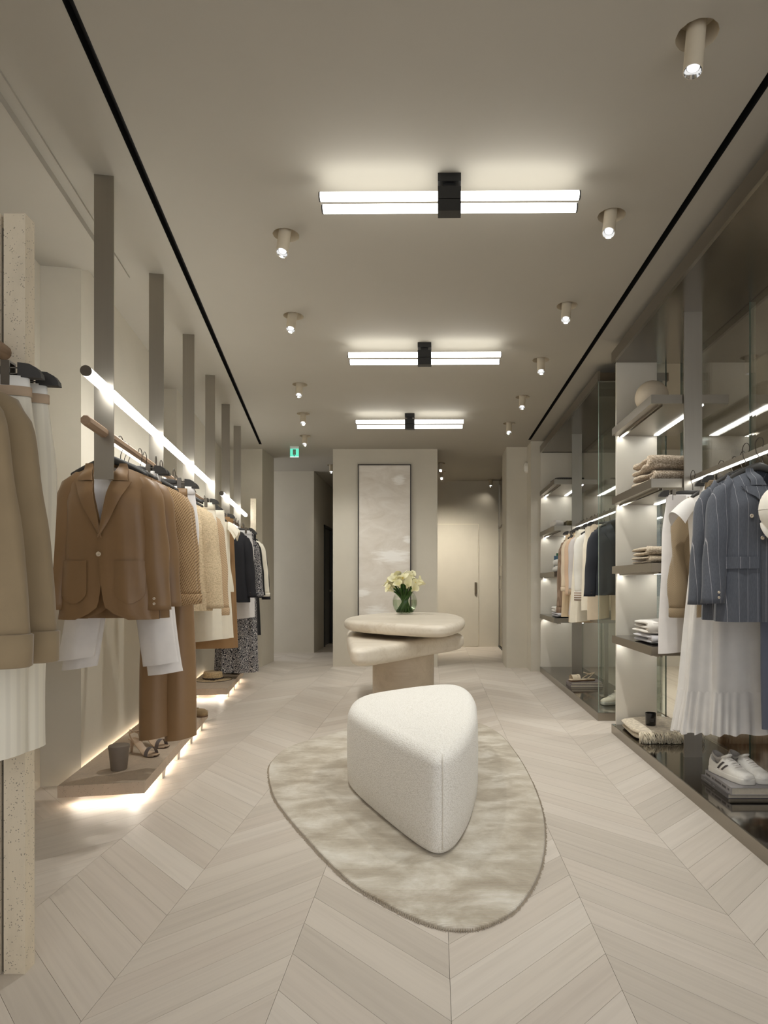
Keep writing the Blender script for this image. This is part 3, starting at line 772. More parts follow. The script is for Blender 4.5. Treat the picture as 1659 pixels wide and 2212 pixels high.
# ================================================================ RIGHT DISPLAY UNITS
UX, BX = 1.35, 1.88
LEDT = m_emit('led_tip_glow', NEUT, 20.0)
def unit(label, y0, y1, pole_y, rail, shelves, glass_end, panel_end):
    t = thing('display_unit', label, 'display unit', (0, 0, 0), 0)
    b = MB().box(UX, BX, y0, y1, 0.0, 0.066).build('base', STEELH, t, smooth=False)
    MB().box(UX+0.008, BX, y0+0.008, y1-0.002, 0.066, 0.0675).build('base_top', STEELM, b, smooth=False)
    MB().box(UX+0.02, BX, y0+0.02, y1, -0.003, 0.003).build('shadow_gap', BLACK, b, smooth=False)
    c = MB().box(UX, UX+0.02, y0, y1, 2.829, 2.915).build('fascia', STEELH, t, smooth=False)
    MB().box(UX+0.02, BX+0.06, y0, y1, 2.833, 2.90).build('soffit', DARKSTEEL, c, smooth=False)
    # back glass in panes
    n = max(2, round((y1-y0)/0.98)); w = (y1-y0)/n
    for i in range(n):
        g = MB().box(BX, BX+0.010, y0+w*i+0.002, y0+w*(i+1)-0.002, 0.066, 2.833).build('back_pane', BACKGLASS, t, smooth=False)
        MB().box(BX+0.0005, BX+0.0095, y0+w*(i+1)-0.0018, y0+w*(i+1)+0.0018, 0.066, 2.833).build('pane_edge', GLASSEDGE, g, smooth=False)
    for py in pole_y: MB().box(1.543, 1.655, py, py+0.012, 0.0675, 2.833).build('upright', STEEL, t, smooth=False)
    rl = MB().box(1.588, 1.612, rail[0], rail[1], 1.785, 1.815).build('rail', STEELH, t, smooth=False)
    MB().box(1.593, 1.607, rail[0]+0.01, rail[1]-0.01, 1.778, 1.7848).build('led_strip', LEDR, rl, smooth=False)
    for z in (2.324, 1.80, 1.274, 0.75):
        s = MB().box(UX-0.005, 1.83, shelves[0], shelves[1], z-0.055, z).build('shelf', STEELH, t, smooth=False)
        MB().box(UX+0.001, 1.826, shelves[0]+0.004, shelves[1], z, z+0.0012).build('shelf_top', STEELM, s, smooth=False)
        MB().box(1.404, 1.416, shelves[1]-0.10, shelves[1]-0.02, z-0.0640, z-0.0548).build('led_strip', LEDT, s, smooth=False)
        for lx in (1.396, 1.421): MB().box(lx, lx+0.003, shelves[0]+0.02, shelves[1]-0.012, z-0.068, z-0.0548).build('channel_lip', STEELH, s, smooth=False)
        if z > 1.0:
            MB().box(1.655, 1.685, shelves[0]+0.03, shelves[1]-0.03, z-0.0595, z-0.0548).build('led_strip', LED, s, smooth=False)
        else:
            MB().box(1.655, 1.685, shelves[0]+0.03, shelves[1]-0.03, z-0.0595, z-0.0548).build('led_strip', LEDR, s, smooth=False)
    if glass_end:
        g = MB().box(UX+0.012, BX, y0+0.012, y0+0.020, 0.066, 2.829).build('end_pane', GLASS, t, smooth=False)
        MB().box(UX+0.0105, UX+0.0125, y0+0.0115, y0+0.0205, 0.066, 2.829).build('pane_edge', m_plain('pane_edge_light', S(150, 170, 160), 0.15) , g, smooth=False)
    if panel_end:
        MB().box(UX+0.03, 1.69, panel_end, panel_end+0.02, 0.066, 2.833).build('end_panel', PANELM, t, smooth=False)
        g = MB().box(1.69, 1.76, panel_end-0.004, panel_end+0.006, 0.066, 2.833).build('end_pane', GLASS, t, smooth=False)
        MB().box(1.757, 1.762, panel_end-0.005, panel_end+0.007, 0.066, 2.833).build('pane_edge', m_plain('pane_edge_green', S(28, 52, 44), 0.2), g, smooth=False)
    return t
PANELM = m_plaster('satin_panel', S(226, 219, 205)); PANELM.node_tree.nodes['Principled BSDF'].inputs['Roughness'].default_value = 0.3
unit('near steel and glass display unit with shelves and hanging rail at right', 0.6, 4.906, (3.965, 1.6), (1.2, 4.2), (3.985, 4.872), False, 4.88)
unit('far steel and glass display unit standing before the right pilaster', 5.32, 8.262, (7.225,), (5.45, 7.45), (7.245, 8.24), True, None)
mb = MB(); mb.box(1.355, 1.875, 8.242, 8.26, 0.067, 2.829); struct(mb.build('wall_unit_end', WALL2, smooth=False))
t = thing('low_stand', 'short steel stand at the near end of the far display unit', 'stand', (1.63, 6.1, 0.0675))
MB().box(-0.018, 0.018, -0.006, 0.006, 0.004, 0.70).build('post', STEEL, t, smooth=False); MB().box(-0.06, 0.06, -0.06, 0.06, 0.0, 0.006).build('foot', STEELH, t, smooth=False)
MB().box(-0.10, 0.20, -0.05, 0.25, 0.70, 0.735).build('tray', STEELH, t, smooth=False)

# slatted wooden bench in the next room, right behind the glass
OAK = m_wood('slat_oak', S(206, 170, 136), S(176, 140, 108), 2, 0.6)
t = thing('slatted_bench', 'brown slatted wooden bench seen through the glass at lower right', 'bench', (2.02, 2.2, 0.0))
for i in range(40): MB().box(0.0, 0.022, i*0.06, i*0.06+0.036, 0.0, 0.55).build('slat', OAK, t, smooth=False)
MB().box(0.03, 0.07, 0, 2.4, 0.50, 0.56).build('top_rail', OAK, t, smooth=False)
MB().box(0.03, 0.45, 0, 2.4, 0.36, 0.40).build('seat', OAK, t, smooth=False)
MB().tube([(-0.03, 1.1, 0.16), (-0.03, 1.7, 0.34)], 0.02, 6).build('brace', m_wood('brace_oak', S(224, 192, 160), S(200, 168, 136), 1), t)
for yy in (0.05, 2.3): MB().box(0.40, 0.45, yy, yy+0.05, 0, 0.36).build('leg', OAK, t, smooth=False)
# ================================================================ HANGERS
def hook_mb(zn):
    p = []
    for k in range(13):
        a = math.radians(-30+ 250*k/12); p.append((0.0, 0.030*math.cos(a), 0.030*math.sin(a)+0.004))
    p = p[::-1]
    p = [(0, 0.030*math.cos(math.radians(215-k*19)), 0.006+0.030*math.sin(math.radians(215-k*19))) for k in range(13)]
    p += [(0, 0.022, -0.030), (0, 0.004, -0.050), (0, 0, -0.062), (0, 0, zn)]
    return MB().tube(p, 0.0022, 6)
def rounded(mb, x0, x1, y0, y1, z0, z1): return mb.box(x0, x1, y0, y1, z0, z1)
def make_clip_hanger():
    t = thing('clip_hanger', '', 'hanger')
    hook_mb(-0.085).build('hook', HANGMETAL, t)
    MB().sbox((0, 0, -0.105), (0.115, 0.010, 0.019), 8, 10, 24).build('bar', HANGER, t)
    for z in (-0.097, -0.113): MB().cyl((-0.16, 0, z), (0.16, 0, z), 0.002, 6).build('rod', CLIPM, t)
    for sg in (-1, 1):
        b = MB(); pr = [(0.150*sg, -0.125), (0.210*sg, -0.125), (0.208*sg, -0.112), (0.198*sg, -0.098), (0.180*sg, -0.088), (0.150*sg, -0.085)]
        b.loft([[(x, -0.011, z) for x, z in pr], [(x, 0.011, z) for x, z in pr]]).build('end_cap', HANGER, t, smooth=False)
        c = MB(); c.box(0.122*sg-0.011, 0.122*sg+0.011, -0.017, -0.013, -0.148, -0.082); c.box(0.122*sg-0.011, 0.122*sg+0.011, 0.013, 0.017, -0.148, -0.082); c.box(0.122*sg-0.011, 0.122*sg+0.011, -0.013, 0.013, -0.088, -0.082)
        c.build('clip', CLIPM, t, smooth=False)
    return t
def make_coat_hanger():
    t = thing('coat_hanger', '', 'hanger')
    hook_mb(-0.085).build('hook', HANGMETAL, t)
    rings = []
    for k in range(21):
        u = -1+k/10; a = abs(u); x = 0.172*u; zc = -0.100-0.072*a**1.4; h = lerp(0.021, 0.012, a); d = lerp(0.007, 0.017, a)
        rings.append([(x, d*math.cos(2*PI*j/10), zc+h*math.sin(2*PI*j/10)) for j in range(10)])
    MB().loft(rings).build('shoulder_bar', HANGER, t)
    return t
_clip, _coat = make_clip_hanger(), make_coat_hanger()
_used = {'clip': 0, 'coat': 0}
def hang(kind, pos, rz, label, group):
    src = _clip if kind == 'clip' else _coat
    if not _used[kind]: o = src; _used[kind] = 1; o.location = pos; o.rotation_euler = (0, 0, rz); o['label'] = label; o['group'] = group
    else: o = dup(src, pos, rz, label, group)
    return o

# ================================================================ GARMENTS  (local: x across the shoulders, -y front, origin on the rail)
class Top:
    """shell of a hung upper garment"""
    def __init__(s, hem=-0.84, neck=-0.112, sh=-0.185, half=0.205, whem=0.235, wmid=0.205, dep=0.085, dhem=0.085, scoop=0.05, fold=0.006, nf=5, ph=0.0):
        s.__dict__.update(locals())
        s.kW = [(0, whem), (0.45, wmid), (0.80, half*0.98), (1.0, half)]
        s.kD = [(0, dhem), (0.5, dep*0.95), (0.78, dep), (0.93, dep*0.62), (1.0, 0.016)]
    def ztop(s, c, front=True):
        z = lerp(s.neck, s.sh, abs(c)**1.15)
        if front and abs(c) < 0.36: z -= s.scoop*(1-(c/0.36)**2)
        return z
    def pt(s, c, v, front):
        W, D = interp(s.kW, v), interp(s.kD, v)
        k = (1-abs(c)**2.6)**(1/2.6) if abs(c) < 1 else 0.0
        z = lerp(s.hem, s.ztop(c, front), v)
        w = s.fold*math.sin(s.nf*PI*c+s.ph+(0 if front else 1.3)+v*1.5)*(1-v)**0.7*min(1, k*2)
        y = (-D*k - w) if front else (D*k + w)
        return (c*W, y, z)
    def yf(s, x, z):
        v = (z-s.hem)/(s.sh-s.hem)
        for _ in range(3):
            v = max(0, min(1, v)); c = max(-0.999, min(0.999, x/interp(s.kW, v))); v = (z-s.hem)/(s.ztop(c, True)+(s.scoop if abs(c) < 0.36 else 0)*(1-(c/0.36)**2 if abs(c) < 0.36 else 0)-s.hem)
        return s.pt(c, max(0, min(1, v)), True)[1]
def body_mb(T, xo=None, rows=26, cols=22):
    mb = MB()
    mb.grid([[T.pt(-1+2*j/cols, i/rows, False) for j in range(cols+1)] for i in range(rows+1)])
    if xo is None:
        mb.grid([[T.pt(1-2*j/cols, i/rows, True) for j in range(cols+1)] for i in range(rows+1)])
    else:
        for sg in (-1, 1):
            rws = []
            for i in range(rows+1):
                v = i/rows; row = []; W = interp(T.kW, v); zz = lerp(T.hem, T.ztop(0.2), v)
                e = xo(zz, sg)/W
                for j in range(cols//2+1):
                    c = lerp(1.0, e*1.0, j/(cols//2))
                    p = T.pt(c if sg > 0 else -c, v, True)
                    lift = -0.005 if sg > 0 else 0.0
                    row.append((p[0], p[1]+lift, p[2]))
                rws.append(row if sg > 0 else row[::-1])
            mb.grid(rws)
    return mb
def sleeve_mb(sg, sx, z0, z1, splay=0.085, r0=0.078, r1=0.058, fwd=0.03, dep=0.6, wr=0.004, puff=0.0, ph=0.0, vf=0.03):
    rings = []; n = 18; m = 22
    for i in range(m+1):
        u = i/m; cxx = sx+splay*u**0.85; yy = -fwd*u*u; zz = lerp(z0, z1, u)
        rx = interp([(0, r0*0.25), (0.05, r0*0.75), (0.16, r0), (0.5, r0*0.95), (0.85, r1*(1+puff)), (0.94, r1*(1+puff*0.4)), (1, r1)], u)
        if i == 0: rx = r0*0.12
        ring = []
        for j in range(n):
            a = 2*PI*j/n
            w = 1+wr*12*math.sin(3*a+u*9+ph)*math.sin(u*PI)+vf*math.sin(5*a+ph+u*1.6)*sm(u*3)*(1-0.7*sm((u-0.8)/0.2))
            ring.append((sg*(cxx-r0*0.55+rx*math.cos(a)*0.92*w), yy+rx*dep*math.sin(a)*w+0.004*math.sin(u*14+ph), zz+0.018*math.cos(a)*(1-u)*-1-0.5*rx*abs(math.cos(a))*0.0))
        rings.append(ring)
    return MB().loft(rings, True, True)
def button(parent, p, mat, r=0.0085, ny=-1):
    b = MB(); n = 18
    b.loft([[(p[0]+rr*math.cos(2*PI*k/n), p[1]+ny*d, p[2]+rr*math.sin(2*PI*k/n)) for k in range(n)] for rr, d in ((r*0.95, 0.0), (r, 0.002), (r*0.85, 0.0042), (r*0.55, 0.003), (r*0.5, 0.0022))])
    o = b.build('button', mat, parent)
    MB().lathe([(0.0012, 0), (0.0012, 0.0005)], (0, 0, 0), 6).build('button_hole', BLACK, o, loc=(p[0], p[1]+ny*0.003, p[2]), rot=(PI/2, 0, 0))
    return o
def strip(parent, name, mat, T, left, right, zs, off, thick=0.004, cols=8):
    rows = []
    for z in zs:
        a, b = left(z), right(z)
        rows.append([(lerp(a, b, j/cols), T.yf(lerp(a, b, j/cols), z)-off-0.004*math.sin(PI*j/cols), z) for j in range(cols+1)])
    mb = MB().grid(rows); mb.grid([[(p[0], p[1]+thick, p[2]) for p in r][::-1] for r in rows])
    n = len(rows)
    edge = [rows[i][0] for i in range(n)]; mb.grid([edge, [(p[0], p[1]+thick, p[2]) for p in edge]])
    edge = [rows[i][-1] for i in range(n)]; mb.grid([edge, [(p[0], p[1]+thick, p[2]) for p in edge]])
    for r in (rows[0], rows[-1]): mb.grid([r, [(p[0], p[1]+thick, p[2]) for p in r]])
    return mb.build(name, mat, parent)
def garment(name, label, cat, pos, rz, group): return thing(name, label, cat, pos, rz, group)

BTN = m_plain('button_horn', S(214, 200, 180), 0.35, var=0.1, scale=300)
BTND = m_plain('button_dark', S(60, 50, 44), 0.35)
def blazer(name, label, pos, rz, mat, group, T, zb=-0.45, dbl=False, pockets=True, lap=0.085, sleeve=dict(), flap=False, btn=BTN):
    t = garment(name, label, 'jacket', pos, rz, group)
    ov = 0.075 if dbl else 0.012
    def xo(z, sg):
        if z > zb:
            k = (z-zb)/(T.neck-zb); x = lerp(-ov if not dbl else -0.06, 0.062, k) if sg > 0 else lerp(-ov, 0.062, k)
            return x
        k = (zb-z)/(zb-T.hem); b = -ov if not dbl else -0.06
        return b + (0 if dbl else 0.045*k**2.2 + (0.09*((k-0.82)/0.18)**2 if k > 0.82 else 0))
    body_mb(T, xo).build('body', mat, t)
    # lapels
    for sg in (-1, 1):
        zn = T.neck-0.10
        inn = lambda z: sg*(xo(z, sg)+0.002)
        def out(z):
            k = (z-zb)/(zn-zb); return sg*(xo(z, sg)+0.002+lap*min(1, max(0.0, k))**0.75 + (0.012 if dbl and k > 0.85 else 0))
        zs = [lerp(zb+0.004, zn, i/14) for i in range(15)]
        a, b = (inn, out) if sg > 0 else (out, inn)
        strip(t, 'lapel', mat, T, a, b, zs, 0.018 if sg > 0 else 0.014)
        inn2 = lambda z: sg*(xo(z, sg)+0.001)
        out2 = lambda z: sg*(xo(z, sg)+lerp(0.070, 0.022, (z-zn-0.006)/(T.neck+0.012-zn)))
        zs = [lerp(zn+0.004, T.neck-0.012, i/7) for i in range(8)]
        a, b = (inn2, out2) if sg > 0 else (out2, inn2)
        strip(t, 'collar', mat, T, a, b, zs, 0.019)
    ring1, ring2 = [], []                       # collar stand around the back of the neck
    for j in range(15):
        a = PI*j/14; ring1.append((0.068*math.cos(a), 0.005+0.040*math.sin(a), T.neck-0.012)); ring2.append((0.054*math.cos(a), -0.004+0.035*math.sin(a), T.neck+0.006))
    ring3 = [(x*1.0, y+0.004, z-0.004) for x, y, z in ring2]; ring4 = [(x*1.42, y*1.3+0.008, z-0.034) for x, y, z in ring2]
    MB().grid([ring1, ring2, ring3, ring4]).build('collar', mat, t)
    sl = dict(sx=T.half+0.008, z0=T.sh+0.022, z1=T.hem+0.03, splay=0.085); sl.update(sleeve)
    for sg in (-1, 1):
        so = sleeve_mb(sg, ph=sg*1.1, **sl).build('sleeve', mat, t)
        r1 = sl.get('r1', 0.058); r0 = sl.get('r0', 0.078)
        for i in range(2): button(so, (sg*(sl['sx']+sl['splay']-r0*0.55-0.006), -sl.get('fwd', 0.03)-r1*0.6+0.001, sl['z1']+0.028+0.024*i), btn, 0.0062)
    for sg in (-1, 1):
        if pockets:
            zt, zl = T.hem+0.27, T.hem+0.075; x0, x1 = 0.062, 0.192
            le = lambda z: x0 + (0.05*(max(0, (zl+0.05-z)/0.05))**2); re = lambda z: x1-(0.05*(max(0, (zl+0.05-z)/0.05))**2)
            zs = [lerp(zl, zt, i/12) for i in range(13)]
            if sg > 0: strip(t, 'patch_pocket', mat, T, le, re, zs, 0.0085, 0.003)
            else: strip(t, 'patch_pocket', mat, T, lambda z: -re(z), lambda z: -le(z), zs, 0.0085, 0.003)
        if flap:
            zt, zl = T.hem+0.30, T.hem+0.245
            zs = [lerp(zl, zt, i/4) for i in range(5)]
            if sg > 0: strip(t, 'pocket_flap', mat, T, lambda z: 0.075, lambda z: 0.20, zs, 0.010, 0.004)
            else: strip(t, 'pocket_flap', mat, T, lambda z: -0.20, lambda z: -0.075, zs, 0.010, 0.004)
    if dbl:
        for dx, dz in ((-0.105, 0.10), (0.085, 0.10), (-0.055, 0.0), (0.055, 0.0)): button(t, (dx, T.yf(dx, zb+dz)-0.007, zb+dz), btn, 0.0095)
    else: button(t, (-0.008, T.yf(0, zb-0.07)-0.0055, zb-0.07), btn, 0.0115)
    return t
def cap_sleeves(t, T, mat, flare=0.10, waves=0):
    for sg in (-1, 1):
        rows = []
        for i in range(8):
            r = i/7; row = []
            for j in range(21):
                th = math.radians(-80+8*j); w = 0.012*r*math.sin(waves*th)
                row.append((sg*(T.half-0.012+flare*r*(0.55+0.45*math.cos(th))), (0.062+0.02*r)*math.sin(th)+w, T.sh+0.012-0.085*(1-math.cos(th))-0.085*r**1.4+w))
            rows.append(row)
        MB().grid(rows).build('cap_sleeve', mat, t)
def simple_top(name, label, cat, pos, rz, mat, group, T, sleeve=None, cuff=None, collar=True, placket=False, rib=None, btn=None, hemband=None):
    t = garment(name, label, cat, pos, rz, group)
    body_mb(T).build('body', mat, t)
    if collar:
        r1, r2 = [], []
        for j in range(24):
            a = 2*PI*j/24; c = 0.36*math.cos(a)
            zz = T.ztop(c, math.sin(a) < 0)
            r1.append((0.072*math.cos(a), 0.003+0.030*math.sin(a), zz-0.004)); r2.append((0.066*math.cos(a), 0.003+0.027*math.sin(a), zz+0.012))
        MB().loft([r1, r2, [(x*0.94, y*0.94, z-0.004) for x, y, z in r2]], False, False).build('neckband', rib or mat, t)
    if sleeve:
        sl = dict(sx=T.half+0.008, z0=T.sh+0.02, z1=T.hem+0.04, splay=0.085); sl.update(sleeve)
        for sg in (-1, 1):
            so = sleeve_mb(sg, ph=sg*0.8, **sl).build('sleeve', mat, t)
            if cuff:
                r1 = sl.get('r1', 0.058); cx2 = sg*(sl['sx']+sl['splay']-sl.get('r0', 0.078)*0.55); yy = -sl.get('fwd', 0.03); d = sl.get('dep', 0.6)
                rg = lambda z, k: [(cx2+r1*k*0.95*math.cos(2*PI*j/18), yy+r1*k*d*math.sin(2*PI*j/18), z) for j in range(18)]
                MB().loft([rg(sl['z1']+0.004, 1.0), rg(sl['z1']+0.002, 1.07), rg(sl['z1']-cuff+0.004, 1.05), rg(sl['z1']-cuff, 0.96)]).build('cuff', rib or mat, so)
    if placket:
        strip(t, 'placket', mat, T, lambda z: -0.016, lambda z: 0.016, [lerp(T.hem+0.005, T.neck-T.scoop-0.01, i/16) for i in range(17)], 0.003, 0.003, 2)
        for i in range(6):
            z = lerp(T.hem+0.05, T.neck-T.scoop-0.03, i/5); button(t, (0, T.yf(0, z)-0.006, z), btn or BTN, 0.006)
    if hemband:
        rws = []
        for z in (T.hem-hemband, T.hem-hemband*0.5, T.hem+0.004):
            rws.append([(p[0]*0.985, p[1]*1.04, z) for p in [T.pt(-1+2*j/22, 0, False) for j in range(23)] + [T.pt(1-2*j/22, 0, True) for j in range(1, 22)]])
        MB().loft(rws, True, False).build('hem_band', rib or mat, t)
    return t
def trousers(name, label, pos, rz, mat, group, waist=-0.118, hem=-1.10, wh=0.155, top_d=0.016, leg=0.085, leghem=0.095, splay=0.16, d=0.05, crotch=-0.38, shift=0.0, band=None, crease=1.5, lift=(0, 0), nrow=22):
    t = garment(name, label, 'trousers', pos, rz, group)
    n = 20
    def leg_mb(sg, hemz):
        rings = []
        for i in range(nrow+1):
            u = i/nrow; z = lerp(waist, hemz, u)
            uc = (waist-crotch)/(waist-hemz)
            if u < uc:
                k = u/uc; xi = 0.0; xo_ = lerp(wh, wh+0.025, sm(k))
            else:
                k = (u-uc)/(1-uc); c = lerp((wh+0.025)/2, splay, k); w = lerp((wh+0.025)/2, leghem, sm(min(1, k*1.3))); xi, xo_ = c-w, c+w
            cx_ = (xi+xo_)/2; rx = (xo_-xi)/2; ry = lerp(top_d, d, sm(u*3.0))
            ring = []
            for j in range(n):
                a = 2*PI*j/n; ca, sa = math.cos(a), math.sin(a)
                p = lerp(2.2, crease, sm(u*2))
                kx = math.copysign(abs(ca)**(2/p), ca); ky = math.copysign(abs(sa)**(2/p), sa)
                ring.append((shift+sg*(cx_+rx*kx), ry*ky+0.004*math.sin(u*11+sg), z+(0.012*kx*sg if i == nrow else 0)))
            rings.append(ring)
        return MB().loft(rings, False, False)
    leg_mb(-1, hem+lift[0]).build('trouser_leg', mat, t); leg_mb(1, hem+lift[1]).build('trouser_leg', mat, t)
    rg = lambda z, k: [(shift+wh*1.0*k*math.copysign(abs(math.cos(2*PI*j/32))**0.6, math.cos(2*PI*j/32)), top_d*1.15*k*math.copysign(abs(math.sin(2*PI*j/32))**0.8, math.sin(2*PI*j/32)), z) for j in range(32)]
    MB().loft([rg(waist-0.042, 0.985), rg(waist-0.040, 1.02), rg(waist+0.004, 1.0), rg(waist+0.004, 0.96)], False, False).build('waistband', band or mat, t)
    return t
def skirt(name, label, cat, pos, rz, mat, group, waist=-0.118, hem=-1.0, wh=0.17, whem=0.26, top_d=0.02, d=0.11, nf=9, amp=0.012, ruffle=None, shift=0.0, hemslope=0.0, band=True, ph=0.0, rows=30):
    t = garment(name, label, cat, pos, rz, group); n = 120
    def ring(z, u, extra=1.0, ampx=1.0):
        rx = lerp(wh, whem, u**0.8); ry = lerp(top_d, d, sm(u*1.4)); out = []
        for j in range(n):
            a = 2*PI*j/n; w = amp*ampx*(0.25+u)*(math.sin(nf*a+ph)+0.45*math.sin((nf*2+1)*a+1.3+ph))
            rr = 1+w/max(rx, 0.05)
            out.append((shift+rx*rr*extra*math.copysign(abs(math.cos(a))**0.8, math.cos(a)), (ry*extra+w*0.8)*math.sin(a), z+hemslope*math.cos(a)*u))
        return out
    MB().loft([ring(lerp(waist, hem, i/rows), i/rows) for i in range(rows+1)], False, False).build('skirt_panel', mat, t)
    if band: MB().loft([ring(waist-0.035, 0.0, 1.03), ring(waist+0.004, 0.0, 1.02), ring(waist+0.004, 0.0, 0.97)], False, False).build('waistband', mat, t)
    if ruffle:
        rr = []
        for i in range(9):
            u = i/8; z = hem+0.006-ruffle*u; o = []
            for j in range(n*2):
                a = PI*j/n; w = amp*(0.25+1)*(math.sin(nf*a+ph)+0.45*math.sin((nf*2+1)*a+1.3+ph)) + 0.010*(0.3+u)*math.sin(nf*5*a+math.sin(a*7)*2)
                rx = whem*(1.0+0.10*u); ry = d*(1+0.10*u); q = 1+w/rx
                o.append((shift+rx*q*math.copysign(abs(math.cos(a))**0.8, math.cos(a)), (ry+w*0.8)*math.sin(a), z+hemslope*math.cos(a)+0.006*u*math.sin(nf*3*a)))
            rr.append(o)
        MB().loft(rr, False, False).build('ruffle', mat, t)
    return t

# ---------------------------------------------------------------- fabrics
F_BROWN = m_fabric('satin_camel', S(138, 108, 75), rough=0.42, sheen=0.1)
F_WHITE = m_fabric('cotton_white', S(232, 228, 226), rough=0.8)
F_TEE = m_fabric('tee_white', S(236, 232, 230), rough=0.85)
F_CREAM = m_fabric('denim_cream', S(232, 224, 206), rough=0.85)
F_KHAKI = m_fabric('brushed_khaki', S(146, 128, 100), rough=0.95, sheen=0.4)
F_CABLE = m_fabric('knit_cream', S(226, 220, 204), 'rib', S(216, 210, 195), 0.95, 0.35)
F_WBAND = m_fabric('knit_white', S(232, 229, 222), rough=0.9)
F_TAUPE = m_fabric('stripe_taupe', S(176, 154, 130), rough=0.9)
F_NET = m_fabric('open_knit_brown', S(186, 156, 116), 'knit', S(112, 84, 56), 0.9, 1.0)
F_TAN = m_fabric('wool_tan', S(150, 116, 78), rough=0.8)
F_TWEED = m_fabric('tweed_beige', S(206, 186, 154), 'weave', S(168, 146, 114), 0.95)
F_BRAID = m_fabric('braid_knit', S(216, 190, 156), 'knit', S(140, 108, 76), 0.95, 1.2)
F_ECRU = m_fabric('ecru_cotton', S(238, 230, 212), rough=0.85)
F_NAVY = m_fabric('navy_wool', S(28, 28, 34), rough=0.8, sheen=0.05)
F_BLACK = m_fabric('black_crepe', S(20, 18, 20), rough=0.8, sheen=0.05)
F_PAIS = m_fabric('paisley_navy', S(34, 36, 46), 'paisley', S(196, 192, 190), 0.75, 1.0)
F_PIN = m_fabric('pinstripe_blue', S(84, 87, 95), 'pin', S(176, 174, 178), 0.85)
F_BLUE = m_fabric('wool_blue', S(100, 106, 124), rough=0.85)
F_BOMB = m_fabric('bomber_tan', S(156, 137, 110), 'knit', S(130, 112, 86), 0.9, 2.2)
F_PLEAT = m_fabric('crepe_white', S(228, 224, 219), rough=0.7)
F_TAUPEK = m_fabric('knit_taupe', S(150, 128, 108), 'rib', S(128, 106, 88), 0.95, 0.8)
F_BEIGE = m_fabric('shirt_beige', S(224, 207, 182), rough=0.85)
F_PEACH = m_fabric('blouse_peach', S(216, 186, 158), rough=0.85)
F_GREY = m_fabric('shirt_grey', S(206, 200, 198), rough=0.85)
F_OATS = m_fabric('skirt_oat', S(222, 200, 166), rough=0.85)
F_STRIPE = m_fabric('cuff_stripe', S(156, 134, 114), 'stripeh', S(236, 230, 224), 0.9)
F_INDIGO = m_fabric('blazer_charcoal', S(44, 47, 54), rough=0.85, sheen=0.05)

# ================================================================ LEFT RACK GARMENTS
GL, GH = 'clothes on the left racks', 'hangers on the left racks'
def LP(Y, tt=0.0): x, y = RL(Y, tt); return (x, y, RAILZ)
def yaw(d=0.0): return LA + math.radians(d)
# near khaki jackets and cable-knit trousers at the left edge
TK = lambda: Top(hem=-0.78, half=0.225, whem=0.25, wmid=0.235, dep=0.10, dhem=0.10, fold=0.008, nf=6)
def khaki(label, pos, rz):
    t = simple_top('overshirt', label, 'jacket', pos, rz, F_KHAKI, GL, TK(), dict(sx=0.250, z0=-0.165, z1=-0.80, splay=0.100, r0=0.090, r1=0.078, dep=0.55, fwd=0.02, wr=0.006, vf=0.12), 0.075, True, True)
    return t
khaki('brushed khaki overshirt at the left edge, nearest the camera', LP(1.50, -0.085), yaw(-4))
khaki('second khaki overshirt at the left edge, behind the first', LP(1.60, -0.065), yaw(-4))
for i, (Y, tt, lab) in enumerate(((1.70, 0.012, 'cream cable knit trousers with taupe waist stripe, front pair at left edge'), (1.765, 0.03, 'cream cable knit trousers with taupe waist stripe, rear pair at left edge'))):
    t = trousers('knit_trousers', lab, LP(Y, tt), yaw(-3), F_CABLE, GL, waist=-0.125, hem=-1.145, wh=0.175, leg=0.08, leghem=0.062, splay=0.105, d=0.055, crease=2.2, band=F_WBAND)
    n = 32; rg = lambda z, k: [(0.176*k*math.copysign(abs(math.cos(2*PI*j/n))**0.6, math.cos(2*PI*j/n)), 0.020*k*math.copysign(abs(math.sin(2*PI*j/n))**0.8, math.sin(2*PI*j/n)), z) for j in range(n)]
    MB().loft([rg(-0.175, 1.02), rg(-0.174, 1.035), rg(-0.150, 1.035), rg(-0.149, 1.02)], False, False).build('waist_stripe', F_TAUPE, t)
    hang('clip', LP(Y, tt), yaw(-3), ('clip hanger of the front cream knit trousers', 'clip hanger of the rear cream knit trousers')[i], GH)
for i, Y in enumerate((1.50, 1.60)): hang('coat', LP(Y, (-0.085, -0.065)[i]), yaw(-4), ('hanger inside the nearest khaki overshirt', 'hanger inside the second khaki overshirt')[i], GH)

# brown blazers with white tee and white trousers
TB = lambda: Top(hem=-0.845, half=0.195, whem=0.232, wmid=0.205, dep=0.085, dhem=0.08, scoop=0.0, fold=0.004)
blazer('blazer', 'camel brown satin blazer with one button, front of the left rack', LP(2.99, -0.01), yaw(-9), F_BROWN, GL, TB(), zb=-0.475, sleeve=dict(z1=-0.80, splay=0.082, r0=0.080, r1=0.062, fwd=0.035))
TT = Top(hem=-0.62, half=0.16, whem=0.165, wmid=0.165, dep=0.055, dhem=0.05, scoop=0.045, neck=-0.130, sh=-0.195)
simple_top('tee_shirt', 'white tee shirt showing in the open brown blazer', 'shirt', LP(2.99, -0.01), yaw(-9), F_TEE, GL, TT)
hang('coat', LP(2.99, -0.01), yaw(-9), 'hanger inside the front brown blazer', GH)
blazer('blazer', 'second camel brown blazer right behind the front one', LP(3.10, 0.005), yaw(-6), F_BROWN, GL, TB(), zb=-0.475, sleeve=dict(z1=-0.79, splay=0.082, r0=0.078, r1=0.06))
hang('coat', LP(3.10, 0.005), yaw(-6), 'hanger inside the second brown blazer', GH)
